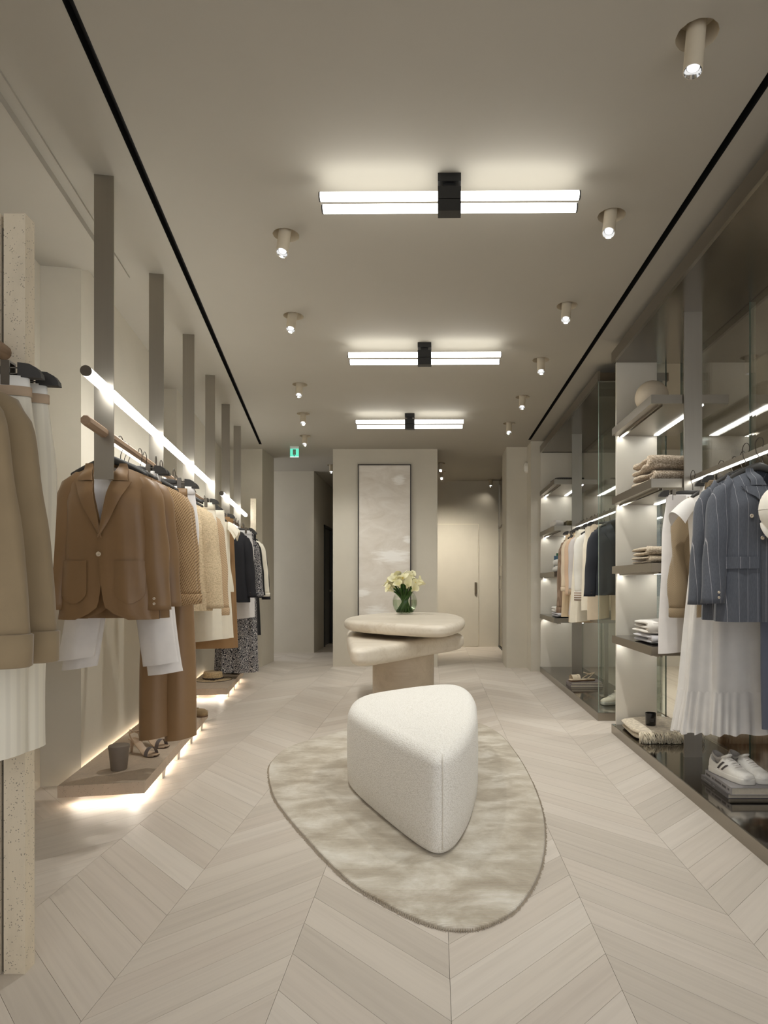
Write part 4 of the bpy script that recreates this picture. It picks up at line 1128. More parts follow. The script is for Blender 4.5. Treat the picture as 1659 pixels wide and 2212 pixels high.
for i, (Y, dh) in enumerate(((3.21, 0.0), (3.275, -0.055))):
    trousers('cropped_trousers', ('white cropped trousers below the brown blazer, front pair', 'white cropped trousers below the brown blazer, rear pair')[i], LP(Y, -0.035), yaw(-6), F_WHITE, GL, waist=-0.118, hem=-1.075+dh, wh=0.185, leghem=0.088, splay=0.205+0.008*i, d=0.045, crease=1.35, lift=(0.02, -0.01))
    hang('clip', LP(Y, -0.01), yaw(-6), ('clip hanger of the front white cropped trousers', 'clip hanger of the rear white cropped trousers')[i], GH)
# open-knit sweaters
TN = lambda: Top(hem=-0.80, half=0.19, whem=0.215, wmid=0.205, dep=0.10, dhem=0.10)
for i, Y in enumerate((3.38, 3.47)):
    simple_top('open_knit_sweater', ('brown open knit sweater, front one of two', 'brown open knit sweater, rear one of two')[i], 'sweater', LP(Y, 0.02), yaw(-3), F_NET, GL, TN(), dict(sx=0.205, z0=-0.165, z1=-0.74, splay=0.088, r0=0.085, r1=0.062, dep=0.6), 0.05, True)
    hang('coat', LP(Y, 0.02), yaw(-3), ('hanger in the front open knit sweater', 'hanger in the rear open knit sweater')[i], GH)
trousers('wide_trousers', 'long camel brown wide leg trousers reaching down to the bench', LP(3.58, 0.115), yaw(8), F_BROWN, GL, waist=-0.145, hem=-1.555, wh=0.10, leghem=0.085, splay=0.066, d=0.055, crotch=-0.42, crease=1.6, lift=(0.015, 0.0))
hang('clip', LP(3.58, 0.05), yaw(8), 'clip hanger of the long brown wide trousers', GH)
trousers('white_trousers', 'white straight trousers behind the open knit sweaters', LP(3.70, 0.06), yaw(0), F_WHITE, GL, waist=-0.118, hem=-0.78, wh=0.175, leghem=0.08, splay=0.10, d=0.04)
hang('clip', LP(3.70, 0.05), yaw(0), 'clip hanger of the white straight trousers', GH)
hang('coat', LP(3.98, 0.06), yaw(0), 'empty black hanger in front of the tweed jacket', GH)
trousers('white_trousers', 'off white cropped trousers below the tweed jacket', LP(4.46, 0.05), yaw(-4), F_CREAM, GL, waist=-0.118, hem=-1.08, wh=0.18, leghem=0.10, splay=0.135, d=0.05, crease=1.4)
hang('clip', LP(4.46, 0.05), yaw(-4), 'clip hanger of the off white trousers below the tweed jacket', GH)
TW = Top(hem=-0.86, half=0.20, whem=0.235, wmid=0.215, dep=0.10, dhem=0.09)
simple_top('tweed_jacket', 'beige tweed jacket with straight sleeves', 'jacket', LP(4.22, 0.02), yaw(-4), F_TWEED, GL, TW, dict(sx=0.212, z0=-0.165, z1=-0.845, splay=0.085, r0=0.088, r1=0.070, dep=0.6), None, True, True)
hang('coat', LP(4.22, 0.02), yaw(-4), 'hanger inside the beige tweed jacket', GH)
TC = Top(hem=-0.84, half=0.19, whem=0.215, wmid=0.205, dep=0.09, dhem=0.09)
simple_top('cardigan', 'cream cardigan with brown braided trim, hanging by the tweed jacket', 'cardigan', LP(4.60, 0.02), yaw(-2), F_BRAID, GL, TC, dict(sx=0.205, z0=-0.165, z1=-0.86, splay=0.082, r0=0.075, r1=0.05, dep=0.55), 0.05)
hang('clip', LP(4.70, 0.01), yaw(0), 'clip hanger behind the braided cardigan', GH)
hang('coat', LP(4.60, 0.02), yaw(-2), 'hanger inside the braided cardigan', GH)
skirt('denim_skirt', 'long ecru denim skirt on clip hanger', 'skirt', LP(4.92, 0.03), yaw(-2), F_ECRU, GL, hem=-1.12, wh=0.19, whem=0.26, d=0.07, nf=5, amp=0.006, hemslope=0.018)
hang('clip', LP(4.92, 0.01), yaw(0), 'clip hanger of the long ecru denim skirt', GH)
TR = Top(hem=-0.75, half=0.20, whem=0.23, wmid=0.20, dep=0.08, dhem=0.09, fold=0.012, nf=8)
simple_top('ruffle_blouse', 'cream blouse with ruffled short sleeves', 'blouse', LP(5.20, 0.03), yaw(0), F_ECRU, GL, TR)
cap_sleeves(bpy.data.objects['ruffle_blouse'], TR, F_ECRU, 0.09, 9)
hang('coat', LP(5.20, 0.03), yaw(0), 'hanger inside the cream ruffled blouse', GH)
skirt('tan_skirt', 'tan satin midi skirt behind the ecru denim skirt', 'skirt', LP(5.42, 0.03), yaw(0), F_TAN, GL, hem=-1.23, wh=0.19, whem=0.23, d=0.07, nf=5, amp=0.006)
hang('clip', LP(5.42, 0.03), yaw(0), 'clip hanger of the tan midi skirt', GH)
# far rack
TNV = Top(hem=-0.88, half=0.20, whem=0.235, wmid=0.21, dep=0.09, dhem=0.085, scoop=0.0)
blazer('blazer', 'dark navy blazer at the front of the far left rack', LP(6.68, 0.0), yaw(-4), F_NAVY, GL, TNV, zb=-0.47, sleeve=dict(z1=-0.83, splay=0.085), pockets=False, btn=BTND)
hang('coat', LP(6.68, 0.0), yaw(-4), 'hanger inside the dark navy blazer', GH)
trousers('white_trousers', 'white shorts length trousers below the navy blazer', LP(6.84, 0.05), yaw(-2), F_WHITE, GL, hem=-1.055, wh=0.18, leghem=0.10, splay=0.115, d=0.05)
hang('clip', LP(6.84, 0.05), yaw(-2), 'clip hanger of the white trousers below the navy blazer', GH)
skirt('paisley_skirt', 'long navy and white paisley skirt reaching the far bench', 'skirt', LP(6.98, 0.06), yaw(0), F_PAIS, GL, hem=-1.65, wh=0.17, whem=0.215, d=0.11, nf=8, amp=0.014)
hang('clip', LP(6.98, 0.05), yaw(0), 'clip hanger of the paisley skirt', GH)
TPA = Top(hem=-0.78, half=0.195, whem=0.22, wmid=0.205, dep=0.09, dhem=0.09)
simple_top('paisley_blouse', 'navy and white paisley blouse with long sleeves', 'blouse', LP(7.12, 0.02), yaw(-2), F_PAIS, GL, TPA, dict(sx=0.212, z0=-0.165, z1=-0.78, splay=0.088, r0=0.08, r1=0.06), 0.05)
hang('coat', LP(7.12, 0.02), yaw(-2), 'hanger inside the paisley blouse', GH)
skirt('black_dress', 'black knee length dress behind the navy blazer', 'dress', LP(7.24, 0.04), yaw(0), F_BLACK, GL, hem=-1.27, wh=0.19, whem=0.245, d=0.09, nf=5, amp=0.006)
hang('clip', LP(7.24, 0.04), yaw(0), 'clip hanger of the black dress', GH)
TBL = Top(hem=-0.80, half=0.20, whem=0.22, wmid=0.21, dep=0.08, dhem=0.08)
simple_top('black_jacket', 'black jacket with long sleeves behind the paisley blouse', 'jacket', LP(7.38, 0.02), yaw(-2), F_BLACK, GL, TBL, dict(sx=0.212, z0=-0.165, z1=-0.82, splay=0.09), None)
hang('coat', LP(7.38, 0.02), yaw(-2), 'hanger inside the black jacket', GH)
simple_top('cream_blouse', 'cream blouse between two dark tops on the far rack', 'blouse', LP(7.60, 0.05), yaw(0), F_ECRU, GL, Top(hem=-0.78, half=0.20, whem=0.215, wmid=0.205), dict(sx=0.212, z0=-0.165, z1=-0.80, splay=0.088), 0.04)
hang('coat', LP(7.60, 0.05), yaw(0), 'hanger inside the cream blouse on the far rack', GH)
simple_top('dark_jacket', 'dark quilted jacket, last garment on the far left rack', 'jacket', LP(7.80, 0.04), yaw(0), F_NAVY, GL, Top(hem=-0.86, half=0.20, whem=0.225, wmid=0.21), dict(sx=0.212, z0=-0.165, z1=-0.88, splay=0.095), None)
hang('coat', LP(7.80, 0.04), yaw(0), 'hanger inside the dark quilted jacket', GH)
# ================================================================ RIGHT RAIL GARMENTS
GR, GRH = 'clothes on the right rails', 'hangers on the right rails'
def RP(Y, dx=0.0): return (1.60+dx, Y, 1.80)
R = math.radians
trousers('white_trousers', 'white cropped trousers hanging last on the near right rail', RP(3.90, -0.03), R(2), F_WHITE, GR, waist=-0.118, hem=-1.07, wh=0.165, leghem=0.10, splay=0.115, d=0.05, crease=1.6, lift=(0, -0.01))
hang('clip', RP(3.90, -0.03), R(2), 'clip hanger of the white cropped trousers at right', GRH)
TBM = Top(hem=-0.70, half=0.20, whem=0.19, wmid=0.23, dep=0.11, dhem=0.09, neck=-0.115)
simple_top('bomber_jacket', 'tan bomber jacket with gathered cuffs', 'jacket', RP(3.74, 0.04), R(4), F_BOMB, GR, TBM, dict(sx=0.212, z0=-0.165, z1=-0.80, splay=0.07, r0=0.068, r1=0.05, puff=0.22, dep=0.75, wr=0.02, vf=0.08), 0.05, True, True, hemband=0.05)
hang('coat', RP(3.74, 0.04), R(4), 'hanger inside the tan bomber jacket', GRH)
TWT = Top(hem=-0.60, half=0.195, whem=0.175, wmid=0.18, dep=0.08, dhem=0.07)
simple_top('short_sleeve_blouse', 'white blouse with short cap sleeves beside the tan bomber', 'blouse', RP(3.58), R(6), F_PLEAT, GR, TWT)
cap_sleeves(bpy.data.objects['short_sleeve_blouse'], TWT, F_PLEAT, 0.11)
hang('coat', RP(3.58), R(6), 'hanger inside the white cap sleeve top', GRH)
skirt('maxi_skirt', 'long white maxi skirt with gathered ruffle hem', 'skirt', RP(3.47, 0.035), 0, F_PLEAT, GR, waist=-0.118, hem=-1.235, wh=0.19, whem=0.30, d=0.095, nf=9, amp=0.011, ruffle=0.225)
hang('clip', RP(3.47, 0.02), 0, 'clip hanger of the white maxi skirt', GRH)
trousers('mesh_trousers', 'olive brown mesh trousers on clip hanger beside the blue blazers', RP(3.33), R(-4), F_BOMB, GR, hem=-0.82, wh=0.19, leghem=0.11, splay=0.125, d=0.04)
hang('clip', RP(3.33), R(-4), 'clip hanger of the olive brown mesh trousers', GRH)
TP = lambda: Top(hem=-0.83, half=0.205, whem=0.225, wmid=0.205, dep=0.095, dhem=0.09, scoop=0.0, neck=-0.105, sh=-0.185)
blazer('blazer', 'blue pinstripe double breasted blazer, front one at right', RP(3.02, -0.07), R(9), F_PIN, GR, TP(), zb=-0.445, dbl=True, pockets=False, flap=True, lap=0.10, sleeve=dict(z1=-0.745, splay=0.085, r0=0.074, r1=0.062, fwd=0.03))
hang('coat', RP(3.02, -0.07), R(9), 'hanger inside the front pinstripe blazer', GRH)
blazer('blazer', 'second blue pinstripe blazer right behind the front one', RP(3.14, -0.075), R(6), F_PIN, GR, TP(), zb=-0.445, dbl=True, pockets=False, flap=True, lap=0.10, sleeve=dict(z1=-0.755, splay=0.085, r0=0.072, r1=0.060))
hang('coat', RP(3.14, -0.075), R(6), 'hanger inside the second pinstripe blazer', GRH)
trousers('blue_trousers', 'blue grey wide trousers at the right edge of the photo', RP(3.24, 0.16), R(2), F_BLUE, GR, hem=-1.38, wh=0.10, leghem=0.055, splay=0.052, d=0.05)
hang('clip', RP(3.24, 0.07), R(2), 'clip hanger of the blue grey wide trousers', GRH)
# white cap hanging at the right edge
t = thing('cotton_hat', 'white cotton baseball hat hanging over the pinstripe blazer at the right edge', 'hat', (1.512, 2.80, 1.47))
CAPM = m_fabric('cap_white', S(232, 226, 214), rough=0.9)
mb = MB(); rings = []
for i in range(11):
    a = PI/2*i/10; rings.append([(0.098*math.cos(a)*math.cos(2*PI*j/32), -0.09*math.sin(a), 0.108*math.cos(a)*math.sin(2*PI*j/32)) for j in range(32)])
rings[-1] = [(0.004*math.cos(2*PI*j/32), -0.09, 0.004*math.sin(2*PI*j/32)) for j in range(32)]
mb.loft(rings, False, True).build('crown', CAPM, t)
for k in range(3):
    a = PI*k/3; MB().tube([(0.0985*math.cos(b)*math.cos(a), -0.0915*math.sin(b), 0.1085*math.cos(b)*math.sin(a)) for b in [PI*i/16 for i in range(17)]], 0.0012, 5).build('seam', F_WBAND, t)
for k in range(6):
    a = PI*k/3+PI/6; MB().lathe([(0.0015, 0), (0.005, 0.0), (0.005, 0.002), (0.0015, 0.002)], n=12).build('eyelet', F_TAUPE, t, loc=(0.072*math.cos(a), -0.062, 0.08*math.sin(a)), rot=(PI/2, 0, 0))
pr = [(0.095*math.cos(a), -0.01-0.02*math.sin(2*a)**2, -0.06-0.10*math.sin(a)) for a in [PI*i/16 for i in range(17)]]
MB().grid([[(0.085*math.cos(a), 0.0, -0.055+0.0*a) for a in [PI*i/16 for i in range(17)]], [(p[0], p[1]-0.002, p[2]) for p in pr], [(p[0], p[1]+0.002, p[2]) for p in pr], [(0.085*math.cos(a), 0.004, -0.055) for a in [PI*i/16 for i in range(17)]]]).build('peak', CAPM, t)
MB().tube([(0, 0.0, 0.10), (0, -0.03, 0.30), (0.06, 0.10, 0.345)], 0.0015, 6).build('loop', F_TAUPE, t)

# far unit rail
def FP(Y, dx=0.0): return (1.60+dx, Y, 1.80)
def ftop(name, label, cat, Y, mat, hem, z1, splay=0.085, r0=0.075, r1=0.055, cuff=None, rib=None, yawd=0, half=0.19, whem=0.21, placket=False, hemband=None, dx=0.0):
    simple_top(name, label, cat, FP(Y, dx), R(yawd), mat, GR, Top(hem=hem, half=half, whem=whem, wmid=half+0.005, dep=0.09, dhem=0.085), dict(sx=half+0.012, z0=-0.165, z1=z1, splay=splay, r0=r0, r1=r1), cuff, True, placket, rib, hemband=hemband)
    hang('coat', FP(Y, dx), R(yawd), 'hanger inside the ' + label.split(',')[0], GRH)
ftop('cardigan', 'taupe ribbed cardigan, farthest on the far right rail', 'cardigan', 7.05, F_TAUPEK, -0.84, -0.92, 0.07, 0.075, 0.05, 0.06, yawd=3)
ftop('beige_shirt', 'beige overshirt with dark buttons on the far right rail', 'shirt', 6.90, F_BEIGE, -0.78, -0.70, 0.04, 0.08, 0.062, 0.04, yawd=3, placket=True)
ftop('peach_blouse', 'peach blouse behind the far right overshirt', 'blouse', 6.76, F_PEACH, -0.72, -0.78, 0.03, yawd=3)
ftop('grey_shirt', 'pale grey long shirt on the far right rail', 'shirt', 6.55, F_GREY, -0.98, -0.72, 0.03, 0.08, 0.065, 0.05, F_TAUPE, yawd=3, whem=0.24)
ftop('white_cardigan', 'white cardigan with brown striped cuffs and hem', 'cardigan', 6.28, F_WBAND, -0.72, -0.74, 0.03, 0.085, 0.065, 0.085, F_STRIPE, yawd=3, hemband=0.06)
skirt('oat_skirt', 'oat coloured midi skirt on the far right rail', 'skirt', FP(6.98), 0, F_OATS, GR, hem=-1.02, wh=0.18, whem=0.22, d=0.08, nf=6, amp=0.01)
hang('clip', FP(6.98), 0, 'clip hanger of the oat midi skirt', GRH)
skirt('beige_skirt', 'pale apricot pleated skirt on the far right rail', 'skirt', FP(6.66, 0.02), 0, F_OATS, GR, hem=-1.06, wh=0.18, whem=0.22, d=0.08, nf=9, amp=0.008)
hang('clip', FP(6.66, 0.02), 0, 'clip hanger of the apricot pleated skirt', GRH)
skirt('cream_skirt', 'off white skirt with frayed hem below the white cardigan', 'skirt', FP(6.42), 0, F_ECRU, GR, hem=-1.02, wh=0.19, whem=0.245, d=0.08, nf=5, amp=0.008, hemslope=0.03)
hang('clip', FP(6.42), 0, 'clip hanger of the off white frayed skirt', GRH)
trousers('beige_shorts', 'beige cargo shorts below the charcoal blazer', FP(5.86), 0, F_BEIGE, GR, hem=-0.98, wh=0.18, leghem=0.10, splay=0.11, d=0.06)
hang('clip', FP(5.86), 0, 'clip hanger of the beige cargo shorts', GRH)
blazer('blazer', 'charcoal blazer at the near end of the far right rail', FP(5.66), R(4), F_INDIGO, GR, Top(hem=-0.76, half=0.20, whem=0.225, wmid=0.205, dep=0.09, dhem=0.085, scoop=0.0), zb=-0.45, pockets=False, sleeve=dict(z1=-0.77, splay=0.085), btn=BTND)
hang('coat', FP(5.66), R(4), 'hanger inside the charcoal blazer', GRH)
trousers('cream_shorts', 'cream shorts with frayed hems on the far right rail', FP(6.06), 0, F_ECRU, GR, hem=-0.90, wh=0.18, leghem=0.105, splay=0.115, d=0.06)
hang('clip', FP(6.06), 0, 'clip hanger of the cream frayed shorts', GRH)

# ================================================================ FOLDED CLOTHES ON SHELVES
def folded(name, label, cat, pos, w, d, h, mat, group=None, layers=3, rz=0.0, wob=0.004, seed=1, roll=True):
    t = thing(name, label, cat, pos, rz, group); rnd = random.Random(seed)
    lh = h/layers; prev = None
    for i in range(layers):
        p1, p2 = rnd.uniform(0, 6), rnd.uniform(0, 6)
        dx, dy = rnd.uniform(-0.006, 0.006), rnd.uniform(-0.008, 0.008)
        def wb(x, y, z): return (x+wob*math.sin(y*22+p1), y+wob*math.sin(x*18+p2), z+wob*0.9*math.sin(x*13+p1)*math.sin(y*15+p2)*(1 if z > 0 else 0.2))
        MB().sbox((dx, dy, lh*(i+0.5)), (w/2, d/2, lh*0.56), 5, 12, 40, wb).build('fold_layer', mat, t)
    if roll:                                    # rounded fold joining the layers at the front edge
        rings = []
        for k in range(13):
            u = k/12; x = lerp(-w*0.46, w*0.46, u); ring = []
            for j in range(12):
                a = 2*PI*j/12; ring.append((x, -d*0.40+d*0.115*math.cos(a)+0.003*math.sin(x*30), h*0.52+h*0.46*math.sin(a)*(1+0.06*math.sin(x*24+seed))))
            rings.append(ring)
        MB().loft(rings).build('front_fold', mat, t)
    return t
K_CHUNK = m_fabric('chunky_oat', S(214, 198, 178), 'chunky', S(164, 146, 124), 0.95)
K_CREAM = m_fabric('chunky_cream', S(226, 213, 192), 'chunky', S(180, 162, 138), 0.95, 1.3)
F_DENIM = m_fabric('denim_white', S(228, 222, 214), rough=0.85)
F_LTGREY = m_fabric('folded_grey', S(206, 203, 206), rough=0.85)
GS = 'folded clothes on the right shelves'
folded('folded_sweater', 'lower chunky oat sweater folded on the second near shelf', 'sweater', (1.565, 4.35, 1.8012), 0.35, 0.44, 0.085, K_CHUNK, GS, 2, 0.06, 0.008, 3)
folded('folded_sweater', 'upper chunky oat sweater folded on the second near shelf', 'sweater', (1.565, 4.36, 1.888), 0.36, 0.44, 0.10, K_CHUNK, GS, 2, -0.03, 0.010, 4)
folded('folded_sweater', 'lower cream knit folded on the third near shelf', 'sweater', (1.56, 4.36, 1.2752), 0.36, 0.42, 0.055, K_CREAM, GS, 2, 0.03, 0.005, 5)
folded('folded_sweater', 'upper cream knit folded on the third near shelf', 'sweater', (1.56, 4.36, 1.332), 0.36, 0.42, 0.060, K_CREAM, GS, 2, -0.02, 0.005, 6)
folded('folded_jeans', 'pale grey jeans folded under the white jeans on the lowest near shelf', 'jeans', (1.56, 4.32, 0.7512), 0.36, 0.42, 0.06, F_LTGREY, GS, 2, 0.02, 0.004, 7)
fj = folded('folded_jeans', 'white jeans folded on top, lowest near shelf', 'jeans', (1.56, 4.34, 0.813), 0.36, 0.42, 0.085, F_DENIM, GS, 3, -0.04, 0.006, 8)
t = thing('cord_belt', 'cream cord belt tied in a bow around the folded jeans', 'belt', (1.53, 4.10, 0.7512))
F_CORD = m_fabric('cord_cream', S(226, 210, 184), rough=0.9)
MB().tube([(-0.02, 0.0, 0.15), (0.0, -0.012, 0.13), (-0.012, -0.02, 0.09), (-0.02, -0.022, 0.06)], [0.006, 0.009, 0.009, 0.007], 8).build('loop', F_CORD, t)
MB().tube([(-0.02, -0.02, 0.06), (0.03, -0.024, 0.085), (0.075, -0.018, 0.075), (0.05, -0.022, 0.050), (-0.02, -0.02, 0.055)], [0.006, 0.016, 0.018, 0.014, 0.006], 8).build('bow', F_CORD, t)
MB().sbox((-0.022, -0.024, 0.055), (0.014, 0.012, 0.013), 3).build('knot', F_CORD, t)
MB().tube([(-0.022, -0.024, 0.05), (-0.05, -0.03, 0.02), (-0.075, -0.035, 0.004)], [0.006, 0.007, 0.005], 8).build('tail', F_CORD, t)
MB().tube([(-0.022, -0.024, 0.05), (-0.01, -0.035, 0.02), (0.0, -0.045, 0.004)], [0.006, 0.007, 0.005], 8).build('tail', F_CORD, t)
# globe on the top shelf
t = thing('globe_ornament', 'matte beige ceramic globe on the top near shelf', 'ornament', (1.495, 4.42, 2.3255))
MB().lathe([(0.035, 0), (0.045, 0.004)] + [(0.112*math.cos(a), 0.108+0.112*math.sin(a)) for a in [-1.15+2.68*i/24 for i in range(25)]] + [(0.002, 0.2202)], n=40).build('sphere', m_plain('globe_ceramic', S(206, 192, 170), 0.6, var=0.03), t)
# far shelves
folded('folded_sweater', 'dark grey knitwear folded on the top far shelf', 'sweater', (1.56, 7.60, 2.3252), 0.34, 0.40, 0.05, m_fabric('knit_dark', S(84, 80, 76), 'rib', S(64, 60, 58), 0.95, 0.6), GS, 3, 0.02, 0.003, 9)
folded('folded_hat', 'folded white hat on the second far shelf', 'hat', (1.44, 7.60, 1.8012), 0.12, 0.20, 0.09, F_DENIM, GS, 1, 0.1, 0.006, 10, False)
folded('folded_shirt', 'folded olive shirts on the second far shelf', 'shirt', (1.62, 7.58, 1.8012), 0.20, 0.34, 0.075, m_fabric('olive_cotton', S(128, 116, 84), rough=0.9), GS, 3, 0.0, 0.003, 11)
b = thing('gift_box', 'small blue box standing on the third far shelf', 'box', (1.475, 7.70, 1.2752)); MB().box(-0.045, 0.045, -0.02, 0.02, 0, 0.20).build('carton', m_plain('box_blue', S(70, 104, 128), 0.6), b, smooth=False); MB().box(-0.02, 0.045, -0.0215, -0.0202, 0.05, 0.12).build('sticker', m_plain('box_label', S(214, 186, 160), 0.6), b, smooth=False); MB().box(-0.018, 0.045, -0.015, 0.02, 0.2, 0.23).build('lid', m_plain('box_green', S(40, 110, 74), 0.6), b, smooth=False)
folded('white_pouch', 'white round pouch on the third far shelf', 'bag', (1.455, 7.52, 1.2752), 0.14, 0.16, 0.15, F_WBAND, GS, 2, 0.0, 0.006, 12, False)
folded('folded_trousers', 'lower white and black trousers folded on the lowest far shelf', 'trousers', (1.54, 7.52, 0.7512), 0.30, 0.38, 0.055, F_LTGREY, GS, 2, 0.03, 0.004, 13)
folded('folded_trousers', 'upper white jeans folded on the lowest far shelf', 'jeans', (1.53, 7.54, 0.807), 0.30, 0.36, 0.065, F_DENIM, GS, 2, -0.03, 0.004, 14)

# ---- throw blanket with fringe, candle on it
t = thing('throw_blanket', 'beige wool throw folded with a cream fringe on the near base', 'blanket', (1.585, 4.58, 0.0676))
F_THROW = m_fabric('throw_beige', S(204, 192, 172), 'weave', S(184, 170, 150), 0.95, 0.5)
def wb(x, y, z): return (x+0.006*math.sin(y*14), y+0.008*math.sin(x*9), z+0.006*math.sin(x*11+1)*math.sin(y*8)*(1 if z > 0 else 0))
MB().sbox((0, 0.01, 0.020), (0.205, 0.25, 0.024), 5, 12, 44, wb).build('fold_layer', F_THROW, t)
MB().sbox((0, 0.01, 0.056), (0.215, 0.255, 0.025), 4.5, 12, 44, wb).build('fold_layer', F_THROW, t)
mb = MB(); rnd = random.Random(3)
for i in range(420):
    x = rnd.uniform(-0.205, 0.215); z0 = rnd.uniform(0.03, 0.072); y0 = -0.247+rnd.uniform(-0.005, 0.008)
    l = rnd.uniform(0.03, 0.065); a = rnd.uniform(-0.7, 0.7)
    mb.tube([(x, y0, z0), (x+a*l*0.3, y0-0.024, z0-l*0.25), (x+a*l*0.6+rnd.uniform(-.006, .006), y0-0.03-rnd.uniform(0, 0.025), max(0.003, z0-l))], [0.0034, 0.0032, 0.0016], 4)
o = mb.build('fringe', m_fabric('fringe_cream', S(228, 216, 192), rough=0.95), t); o['kind'] = 'stuff'
def candle(name, label, pos, r0, r1, h, mat, lid=None, wax=None):
    t = thing(name, label, 'candle', pos)
    MB().lathe([(r0*0.93, 0), (r0, 0.004), (r1, h), (r1*0.94, h), (r1*0.92, h*0.9)], n=36, cap1=False).build('tumbler', mat, t, auto=0.8)
    if wax: MB().lathe([(r1*0.915, h*0.86), (0.002, h*0.862)], n=30).build('wax', wax, t)
    if lid: MB().lathe([(r1*1.03, h), (r1*1.04, h+0.003), (r1*1.04, h+0.016), (r1*0.98, h+0.019), (0.003, h+0.0195)], n=36).build('lid', lid, t, auto=0.8)
    return t
c = candle('black_candle', 'black glass candle standing on the folded throw', (1.515, 4.50, 0.147), 0.035, 0.038, 0.088, m_plain('black_glass', S(30, 28, 26), 0.15, var=0.05), None, m_plain('wax_dark', S(70, 64, 58), 0.5))
MB().box(-0.013, 0.012, -0.0375, -0.0365, 0.03, 0.055).build('sticker', m_plain('candle_label', S(60, 56, 52), 0.6), c, smooth=False)
GREYB = m_plain('ceramic_greige', S(128, 116, 104), 0.65, var=0.03)
cx_, cy_ = floor_pt(257, 1662, 0.11)
candle('lidded_candle', 'grey brown lidded candle on the near travertine bench', (cx_, cy_, 0.1102), 0.042, 0.053, 0.118, GREYB, GREYB)

# ---- books and sneakers
def book(name, label, pos, w, d, h, cov, page, rz=0.0, text=None):
    t = thing(name, label, 'book', pos, rz)
    c = 0.0022
    MB().box(0, c, 0, d, 0, h).build('spine', cov, t, smooth=False)
    MB().box(c, w, 0, d, 0, c).build('back_cover', cov, t, smooth=False); MB().box(c, w, 0, d, h-c, h).build('front_cover', cov, t, smooth=False)
    MB().box(c, w-0.004, 0.003, d-0.003, c, h-c).build('pages', page, t, smooth=False)
    if text:                                    # the spine print is too blurred to read: plain bars of ink where the words stand
        runs, ink, zc, zh = text; mb = MB()
        for y0, y1 in runs:
            y = y0
            while y < y1-0.002:
                w = min(random.uniform(0.004, 0.008), y1-y); mb.box(-0.0006, 0.0, d-y-w, d-y, h*zc-h*zh*random.uniform(0.75, 1), h*zc+h*zh*random.uniform(0.75, 1)); y += w+0.0022
        mb.build('spine_print', ink, t, smooth=False)
    return t
COVG = m_plain('cover_grey', S(150, 146, 146), 0.5, var=0.03); COVD = m_plain('cover_darkgrey', S(104, 100, 100), 0.5, var=0.03); PAGE = m_plain('paper', S(206, 196, 178), 0.8, var=0.05, scale=80)
book('book', 'dark grey book under the sneakers, lower of two', (1.467, 3.205, 0.0676), 0.24, 0.325, 0.024, COVD, PAGE, 0.0, (((0.04, 0.125), (0.15, 0.175)), m_plain('ink_pale', S(150, 146, 142), 0.6), 0.5, 0.14))
book('book', 'grey book under the sneakers, upper of two', (1.475, 3.185, 0.0918), 0.24, 0.310, 0.036, COVG, PAGE, 0.0, (((0.012, 0.065), (0.085, 0.105), (0.118, 0.195), (0.205, 0.25), (0.268, 0.286)), m_plain('ink_dark', S(84, 80, 80), 0.6), 0.5, 0.17))
LEATH = m_plain('leather_white', S(228, 224, 217), 0.5, var=0.03, scale=120, bump=0.05); SOLE = m_plain('rubber_white', S(222, 218, 210), 0.6, var=0.02); LINING = m_plain('lining_grey', S(176, 170, 164), 0.9); LACE = m_plain('lace_white', S(214, 208, 202), 0.9); STRIPE = m_plain('stripe_brown', S(72, 66, 64), 0.6); HEEL = m_plain('heel_grey', S(168, 162, 158), 0.7)
